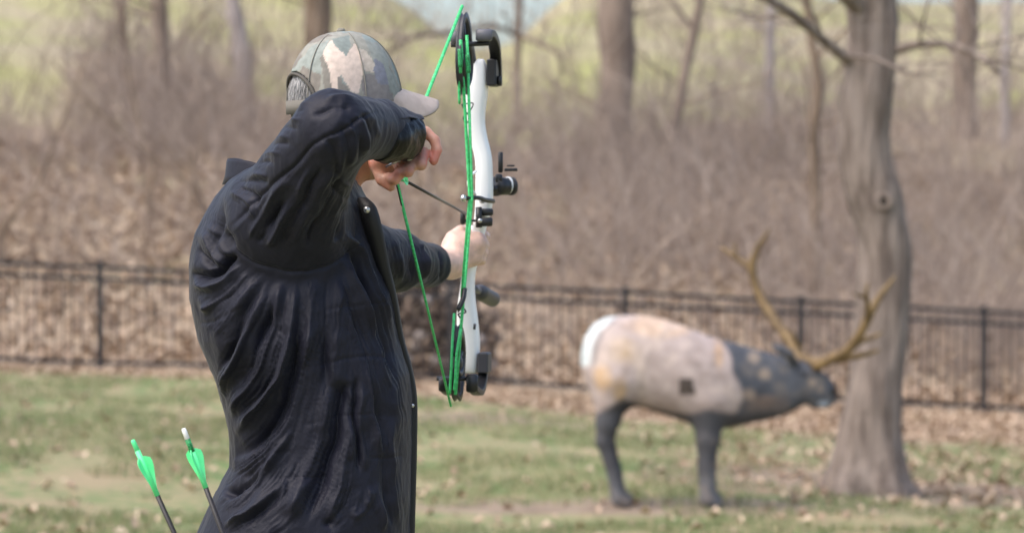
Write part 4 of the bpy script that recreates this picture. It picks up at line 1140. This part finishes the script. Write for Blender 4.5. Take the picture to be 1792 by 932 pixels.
# hair: close cropped layer plus strands showing in the cap opening and at the nape
mb = MB()
n = 6000; a = math.pi + (rng.random(n) - .5) * 2 * R(75); zz = rng.random(n) * .13 - .075
A3, B3, C3 = [], [], []
for i in range(n):
    z = zz[i]; rr = math.sqrt(max(1 - ((z - .012) / .112) ** 2, .05)); o_ = 1.02 if z < -.01 else 1.06
    def hp(zv, o):
        r2 = math.sqrt(max(1 - ((zv - .012) / .112) ** 2, .05)); return HC + HM @ np.array([-.004 + .1 * math.cos(a[i]) * r2 * o, .080 * math.sin(a[i]) * r2 * o, zv])
    ln = .022 + .02 * rng.random()
    A3.append(hp(z + ln * .5, o_)); B3.append(hp(z, o_ + .03)); C3.append(hp(z - ln * .6, o_ + .03 + .03 * rng.random()))
vh, qh = sticks(np.array(A3), np.array(B3), np.array(C3), np.full(n, .0008))
sk = MB(); sk.ellipsoid(HC + HM @ np.array([-.006, 0, .012]), (.0995, .080, .108), 32, 20, HM)
kp = sk.v[0]; lc = (kp - HC) @ HM; keepv = (lc[:, 0] < .01) | (lc[:, 2] > .03)
fs = [f_ for f_ in sk.f if all(keepv[k_] for k_ in f_)]
vh2 = np.vstack([vh, kp]); fh = [tuple(int(x_) for x_ in f_) for f_ in qh] + [tuple(k_ + len(vh) for k_ in f_) for f_ in fs]
ho = mesh_obj('hair', vh2, fh, M['hair'], arch)

# --- release aid strapped to the wrist (held/worn thing of its own)
ra = empty('release_aid', W(700, 240, 4.68), 'black leather wrist release with a steel buckle on the raised hand', 'release aid')
mb = MB()
sp = np.array([W(664, 238, 4.570), W(682, 241, 4.60), (W(700, 242, 4.635)), W(716, 241, 4.672)])
C = catmull(sp, 10); mb.tube(C, np.interp(np.linspace(0, 1, len(C)), [0, .3, .8, 1], [.044, .0480, .0460, .032]), 40)
Cs = np.repeat(C, 40, 0); vs = mb.v[0]; vs = Cs + (vs - Cs) * (1 + .10 * vnoise(vs, 32, 2) + .05 * (0.5 - abs(vnoise(vs, 60, 2))))[:, None]; mb.v = [vs]
mb.build('wrist_strap', M['strap'], ra)
mb = MB(); bc = W(716, 272, 4.62); mb.torus(bc, .0085, .0018, (-.3, 1, .2), 24, 8); mb.tube([bc + [-.008, 0, -.004], bc + [.008, 0, .006]], .0016, 6); mb.build('buckle', M['steel'], ra)
mb = MB(); bc = W(727, 224, 4.640); mb.box(bc, (.005, .004, .012), Z=(-.35, 0, 1), bev=.001); mb.build('rivet_plate', M['steel'], ra)
mb = MB(); mb.tube([W(676, 292, 4.67), W(690, 284, 4.66), W(700, 281, 4.66)], .0028, 8); mb.ellipsoid(W(700, 304, 4.70), (.007, .012, .007)); mb.tube([W(700, 300, 4.70), W(703, 312, 4.75)], .004, 8)
mb.build('trigger', M['steel'], ra)

# ------------------------------------------------------------------ bow
bow = empty('compound_bow', W(838, 430, 5.46), 'white compound bow with green strings held at full draw', 'bow')
AR = np.array([.174, 1.0, -.02]); AR /= np.linalg.norm(AR)           # bow plane forward
SD = np.cross(AR, [0, 0, 1.0]); SD /= np.linalg.norm(SD)
# riser
ris = [(104, 836, 846, .016), (112, 830, 850, .026), (130, 824, 853, .036), (160, 817, 853, .040), (190, 815, 849, .040), (215, 816, 848, .038), (240, 821, 852, .036), (265, 829, 858, .036), (290, 833, 861, .038), (345, 833, 862, .040), (372, 832, 858, .040), (398, 828, 850, .040), (430, 822, 845, .036), (458, 813, 836, .036), (480, 809, 831, .036), (505, 806, 830, .036), (530, 802, 832, .036), (560, 800, 836, .036), (590, 802, 839, .036), (615, 806, 839, .034), (640, 811, 836, .028), (652, 815, 834, .018)]
rv = []; ns2 = 16; RD = 5.44
RR = catmull(np.array([(a, (b + c_) / 2, (c_ - b) / 2, d_) for a, b, c_, d_ in ris], float), 3)
for (pv_, pc_, hw, hd_) in RR:
    for k_ in range(ns2):
        th = 2 * math.pi * k_ / ns2; cs, sn = math.cos(th), math.sin(th)
        e_ = 2 / 3.2; X1 = hw / ppm(RD) * abs(cs) ** e_ * np.sign(cs); Y1 = hd_ * .62 * abs(sn) ** e_ * np.sign(sn)
        q_ = W(pc_, pv_, RD); q_ = q_ + np.array([X1 + Y1 * .17, Y1, 0]); rv.append(q_)
Fc = [(i * ns2 + k_, i * ns2 + (k_ + 1) % ns2, (i + 1) * ns2 + (k_ + 1) % ns2, (i + 1) * ns2 + k_) for i in range(len(RR) - 1) for k_ in range(ns2)]
Fc += [tuple(range(ns2 - 1, -1, -1)), tuple(range((len(RR) - 1) * ns2, len(RR) * ns2))]
riser = mesh_obj('riser', rv, Fc, M['white'], bow)
mb = MB(); mb.tube(catmull([W(834, 396, 5.45), W(833, 425, 5.455), W(824, 455, 5.45)], 5), [.016] * 3 + [.018] * 3 + [.017] * 5, 16); mb.build('grip', M['white'], bow)
mb = MB(); mb.tube([W(831, 566, 5.405), W(830, 576, 5.405)], .003, 8); mb.build('riser_bolt', M['charcoal'], bow)
# limbs (split: two at each end)
def limb(pts, w, t, mt):
    C = catmull([W(*p_) for p_ in pts], 6); vs = []
    T = np.gradient(C, axis=0); T /= np.linalg.norm(T, axis=1)[:, None]
    for c_, t_ in zip(C, T):
        nrm = np.cross(t_, SD); nrm /= np.linalg.norm(nrm)
        for a, b in ((-1, -1), (1, -1), (1, 1), (-1, 1)): vs.append(c_ + SD * a * w / 2 + nrm * b * t / 2)
    Fc = [(i * 4 + k_, i * 4 + (k_ + 1) % 4, (i + 1) * 4 + (k_ + 1) % 4, (i + 1) * 4 + k_) for i in range(len(C) - 1) for k_ in range(4)] + [(3, 2, 1, 0), tuple((len(C) - 1) * 4 + k_ for k_ in range(4))]
    o = mesh_obj('limb', vs, Fc, mt, bow, smooth=False)
    bvm = o.modifiers.new('bevel', 'BEVEL'); bvm.width = .002; bvm.segments = 2; return o
limb([(848, 62, 5.28), (857, 60, 5.33), (865, 78, 5.40), (868, 112, 5.455), (869, 150, 5.47)], .025, .016, M['black'])
limb([(797, 66, 5.28), (806, 64, 5.33), (818, 80, 5.40), (824, 114, 5.455), (826, 150, 5.48)], .025, .016, M['black'])
limb([(825, 676, 5.28), (836, 686, 5.33), (842, 676, 5.40), (846, 648, 5.455), (847, 622, 5.47)], .022, .014, M['black'])
limb([(776, 676, 5.28), (788, 686, 5.33), (800, 676, 5.40), (806, 648, 5.455), (808, 622, 5.49)], .022, .014, M['black'])
def bowbox(name, u, v, d_, size, mt, bev=.003, tilt=0.0, par=None):
    mb = MB(); z_ = np.array([math.sin(tilt), 0, math.cos(tilt)]); x_ = np.cross(AR, z_); mb.box(W(u, v, d_), size, X=x_, Y=AR, Z=np.cross(x_, AR), bev=bev); o = mb.build(name, mt, par or bow, smooth=False); return o
bowbox('limb_pocket', 863, 128, 5.44, (.022, .05, .060), M['black']); bowbox('limb_pocket', 848, 634, 5.44, (.024, .05, .046), M['charcoal'])
mb = MB(); mb.box(W(874, 142, 5.44), (.010, .03, .022), bev=.003); mb.build('limb_bolt', M['black'], bow)
for (u_t, v_t, sz, m_t) in ((847, 62, (.036, .026, .026), 'dkgrey'), (797, 66, (.020, .024, .026), 'dkgrey'), (782, 672, (.036, .022, .032), 'black'), (826, 670, (.026, .022, .040), 'black')):
    mb = MB(); mb.box(W(u_t, v_t, 5.268), sz, bev=.004); mb.build('limb_tip', M[m_t], bow)
mb = MB(); mb.tube([W(789, 79, 5.28), W(856, 76, 5.28)], .0055, 12); mb.build('axle', M['black'], bow)
mb = MB(); mb.tube([W(764, 662, 5.28), W(838, 662, 5.28)], .0050, 12); mb.build('axle', M['black'], bow)
# cams: spoked eccentric wheels in the bow plane
def cam_wheel(u, v, d_, hz_, hy_, seed):
    root_c = W(u, v, d_); mb = MB(); nv = 48
    def ring(k_, off): return [root_c + AR * (math.cos(t) * hy_ * k_ * (1 + .12 * math.sin(2 * t))) + np.array([0, 0, math.sin(t) * hz_ * k_]) + SD * off for t in np.linspace(0, 2 * math.pi, nv, endpoint=False)]
    rs_ = [ring(1, -.006), ring(.94, -.002), ring(.94, .002), ring(1, .006), ring(.78, .006), ring(.78, -.006)]
    V_ = [p_ for r_ in rs_ for p_ in r_]; F_ = [(a * nv + i, a * nv + (i + 1) % nv, ((a + 1) % 6) * nv + (i + 1) % nv, ((a + 1) % 6) * nv + i) for a in range(6) for i in range(nv)]
    mb.add(V_, F_)
    for t in (0.4, 1.9, 3.3, 4.7):
        mb.tube([root_c, root_c + AR * math.cos(t) * hy_ * .85 + np.array([0, 0, math.sin(t) * hz_ * .85])], .006, 8)
    mb.ellipsoid(root_c, (.012, .018, .018)); o = mb.build('cam', M['charcoal'], bow); return o
cam_wheel(812, 94, 5.28, .090, .066, 1); cam_wheel(801, 634, 5.28, .085, .062, 2)
mb = MB(); mb.torus(W(816, 112, 5.28), .045, .0075, SD, 32, 8); mb.build('cam_module', M['black'], bow)
mb = MB(); mb.torus(W(803, 620, 5.28), .043, .0075, SD, 32, 8); mb.build('cam_module', M['black'], bow)
# string and cables
def cord(name, pts, r_, mt, seg=8):
    mb = MB(); mb.tube([W(*p_) for p_ in pts], r_, seg); return mb.build(name, mt, bow)
def cord_c(name, pts, r_, mt):
    mb = MB(); mb.tube(catmull([W(*p_) for p_ in pts], 5), r_, 8); return mb.build(name, mt, bow)
NK = (699, 314, 4.765)
cord('bowstring', [(809, 11, 5.22), (733, 203, 4.915 + .02), (697, 312, 4.765)], .0037, M['green'])
cord('bowstring', [(695, 318, 4.765), (789, 710, 5.235)], .0028, M['green'])
cord('serving', [(694.4, 316, 4.764), (704, 358, 4.81)], .0036, M['black'])
cord('serving', [(706, 366, 4.825), (737, 494, 4.978)], .0034, M['green_dark'])
cord('serving', [(733, 203, 4.933), (729, 214, 4.92)], .0046, M['white'])
cord('cable', [(806, 70, 5.22), (812, 160, 5.25), (822, 345, 5.31), (808, 520, 5.26)], .0035, M['green'])
cord('cable', [(817, 62, 5.225), (826, 345, 5.31), (813, 500, 5.265), (797, 690, 5.225)], .0034, M['green'])
cord('cable', [(806, 92, 5.20), (806, 128, 5.21)], .0034, M['green'])
cord_c('cable', [(803, 135, 5.235), (804, 182, 5.25)], .0029, M['green'])
cord_c('cable', [(795, 548, 5.24), (792, 590, 5.225), (790, 640, 5.215), (787, 688, 5.225)], .0029, M['green'])
cord_c('cable', [(806, 575, 5.22), (799, 620, 5.21), (797, 660, 5.21), (795, 682, 5.215)], .0028, M['green'])
cord_c('serving', [(813, 505, 5.265), (810, 524, 5.25), (801, 542, 5.24)], .0058, M['black'])
cord_c('serving', [(798, 590, 5.235), (795, 622, 5.22)], .0060, M['black'])
cord_c('serving', [(805, 86, 5.20), (806, 118, 5.20)], .0052, M['green_dark'])
cord_c('serving', [(818, 96, 5.205), (820, 128, 5.21)], .0052, M['green_dark'])
cord_c('cable_yoke', [(808, 183, 5.30), (828, 181, 5.31), (818, 198, 5.31), (808, 183, 5.30)], .0014, M['black'])
cord_c('cable_yoke', [(817, 198, 5.31), (811, 206, 5.31), (816, 216, 5.31), (822, 206, 5.31), (817, 198, 5.31)], .0016, M['black'])
cord_c('cable_yoke', [(801, 546, 5.27), (809, 538, 5.27), (815, 546, 5.27), (802, 549, 5.27), (806, 556, 5.27)], .0018, M['black'])
# cable rod, slide, string loop
mb = MB(); mb.tube(catmull([W(812, 347, 5.30), W(836, 346, 5.33), W(850, 350, 5.37), (W(863, 352, 5.42))], 4), .0052, 10); mb.build('cable_guard', M['black'], bow)
mb = MB(); mb.ellipsoid(W(811, 347, 5.295), (.0065, .007, .0085), 16, 10); mb.build('guard_knob', M['steel'], bow)
mb = MB(); mb.tube(catmull([W(833, 300, 5.40), W(822, 309, 5.35), W(820, 325, 5.33), W(832, 340, 5.38)], 4), .0030, 8); mb.build('cable_slide', M['white'], bow)
# arrow rest
rest = MB(); rest.box(W(849, 371, 5.40), (.036, .03, .016), bev=.003); rest.box(W(848, 388, 5.39), (.036, .03, .020), bev=.003); rest.tube([W(838, 362, 5.38), W(838, 398, 5.38)], .007, 12)
rest.build('arrow_rest', M['black'], bow)
mb = MB(); mb.box(W(810, 381, 5.40), (.011, .014, .029), bev=.002); mb.tube([W(811, 386, 5.40), W(842, 386, 5.41)], .0026, 8); mb.build('launcher', M['black'], bow)
mb = MB(); mb.ellipsoid(W(840, 386, 5.365), (.005, .003, .005)); mb.ellipsoid(W(844, 352, 5.40), (.007, .005, .005)); mb.build('set_screw', M['steel'], bow)
# sight
sg = MB(); sg.box(W(876, 284, 5.52), (.011, .010, .047), bev=.002); sg.box(W(873, 312, 5.50), (.016, .04, .020), bev=.003)
sg.tube([W(862, 330, 5.46), W(874, 330, 5.50)], .007, 10); sg.box(W(894, 297, 5.52), (.030, .008, .007), bev=.001); sg.box(W(894, 290, 5.52), (.018, .004, .004), bev=.001)
sg.build('bow_sight', M['black'], bow)
mb = MB(); mb.tube([W(866, 326, 5.49), W(887, 326, 5.51)], .0200, 24); mb.tube([W(892, 326, 5.515), W(897, 326, 5.52)], .0205, 24); mb.tube([W(898, 327, 5.52), W(906, 327, 5.52)], .010, 16); mb.build('sight_housing', M['black'], bow)
mb = MB(); mb.tube([W(887, 324, 5.512), W(891, 324, 5.515)], .0195, 24); mb.build('sight_dial', M['white'], bow)
mb = MB(); mb.torus(W(868, 326, 5.55), .020, .003, AR, 28, 8); mb.build('sight_ring', M['black'], bow)
# stabiliser
mb = MB(); mb.tube([W(828, 502, 5.46), W(842, 512, 5.62)], .007, 12); mb.build('stabiliser_rod', M['dkgrey'], bow)
mb = MB(); mb.tube(catmull([W(838, 509, 5.58), W(842, 512, 5.61), W(852, 518, 5.70), W(862, 523, 5.78), W(864, 524, 5.80)], 3), [.010, .014, .018, .0185, .0185, .0185, .0185, .0185, .0185, .0185, .016, .013, .008][:13], 20)
mb.build('stabiliser_weight', M['charcoal'], bow)

# ------------------------------------------------------------------ arrows
def vane_mesh(mb, p, ax, ang, L0, hgt, t=.0007):
    ax = ax / np.linalg.norm(ax); s0 = np.cross(ax, [0.2, 1, .1]); s0 /= np.linalg.norm(s0); s1 = np.cross(ax, s0)
    d_ = math.cos(ang) * s0 + math.sin(ang) * s1; n_ = np.cross(ax, d_)
    prof_ = [(0, 0), (.02, .35), (.10, .92), (.20, 1.0), (.32, .93), (.62, .5), (.88, .12), (1.0, 0.0)]
    tp = [p + ax * a * L0 + d_ * (.004 + hgt * b) for a, b in prof_]; bt = [p + ax * a * L0 + d_ * .003 for a, b in prof_]
    V_ = [q + n_ * t for q in tp] + [q + n_ * t for q in bt] + [q - n_ * t for q in tp] + [q - n_ * t for q in bt]; m_ = len(prof_); F_ = []
    for i in range(m_ - 1):
        F_ += [(i, i + 1, m_ + i + 1, m_ + i), (2 * m_ + i + 1, 2 * m_ + i, 3 * m_ + i, 3 * m_ + i + 1), (i + 1, i, 2 * m_ + i, 2 * m_ + i + 1)]
    mb.add(V_, F_)
def arrow(name, label, p0, p1, L_, rad, nock_m, wrap_m, vane_m, vlen, vh, group=None, a0=0.3, off=.045, wrap=.13, tip=True):
    ax = (p1 - p0) / np.linalg.norm(p1 - p0); r0 = empty(name, p0, label, 'arrow', group)
    mb = MB(); mb.tube([p0 + ax * .018, p0 + ax * L_], rad, 14); mb.build('shaft', M['carbon'], r0)
    mb = MB(); mb.tube([p0, p0 + ax * .004, p0 + ax * .020, p0 + ax * .0205], [rad * .7, rad * .95, rad * 1.02, rad * .8], 14); mb.build('nock', nock_m, r0)
    mb = MB(); mb.tube([p0 + ax * .0206, p0 + ax * wrap], rad * 1.07, 14); mb.build('wrap', wrap_m, r0)
    for k_ in range(3):
        mb = MB(); vane_mesh(mb, p0 + ax * off, ax, a0 + k_ * 2.094, vlen, vh); mb.build('vane', vane_m, r0, smooth=False)
    if tip:
        mb = MB(); mb.tube([p0 + ax * L_, p0 + ax * (L_ + .008), p0 + ax * (L_ + .03)], [rad, rad, .0008], 12); mb.build('point', M['steel'], r0)
    return ax
a = W(703, 313, 4.765); b = W(815, 374, 5.40)
arrow('nocked_arrow', 'dark arrow nocked on the green bowstring and drawn back', a, b, .66, .0030, M['neon'], M['green'], M['neon'], .038, .0085, None, .9, .010, .05)
QD = 4.30
A1, B1 = W(232, 769, QD), W(305, 932, QD + .02); A2, B2 = W(321, 749, QD), W(390, 932, QD + .02)
arrow('quiver_arrow', 'carbon arrow with all green nock and vanes, left of the two in the quiver', A1, B1, .68, .0046, M['neon'], M['neon'], M['neon'], .068, .0130, 'arrows in the hip quiver', 1.75, .034, .110)
arrow('quiver_arrow', 'carbon arrow with white nock and green vanes in front of the jacket hem', A2, B2, .68, .0046, M['white'], M['green_dark'], M['neon'], .068, .0130, 'arrows in the hip quiver', 1.45, .040, .045)
ax2 = (B2 - A2) / np.linalg.norm(B2 - A2); mb = MB(); mb.tube([A2 + ax2 * .0455, A2 + ax2 * .114], .0049, 14)
mb.build('wrap', M['neon'], [o for o in bpy.data.objects if o.name.startswith('quiver_arrow')][-1])
# quiver that holds them
qv = empty('hip_quiver', W(380, 1000, QD + .03), 'dark leather hip quiver hanging at the belt', 'quiver')
q0 = (A1 + (B1 - A1) * 1.42 + A2 + (B2 - A2) * 1.34) / 2; axq = ((B1 - A1) / np.linalg.norm(B1 - A1) + (B2 - A2) / np.linalg.norm(B2 - A2)); axq /= np.linalg.norm(axq)
mb = MB(); mb.tube([q0, q0 + axq * .1, q0 + axq * .42, q0 + axq * .44], [.062, .06, .05, .03], 24, cap=False); o = mb.build('pouch', M['quiver'], qv); sm = o.modifiers.new('t', 'SOLIDIFY'); sm.thickness = .003
mb = MB(); mb.torus(q0, .062, .004, axq, 32, 8); mb.build('rim', M['quiver'], qv)
mb = MB(); mb.tube(catmull([q0 + axq * .03 + [.05, 0.02, 0], W(450, 1020, 4.50), W(480, 1030, 4.56)], 5), .008, 8); mb.build('belt_hanger', M['quiver'], qv)
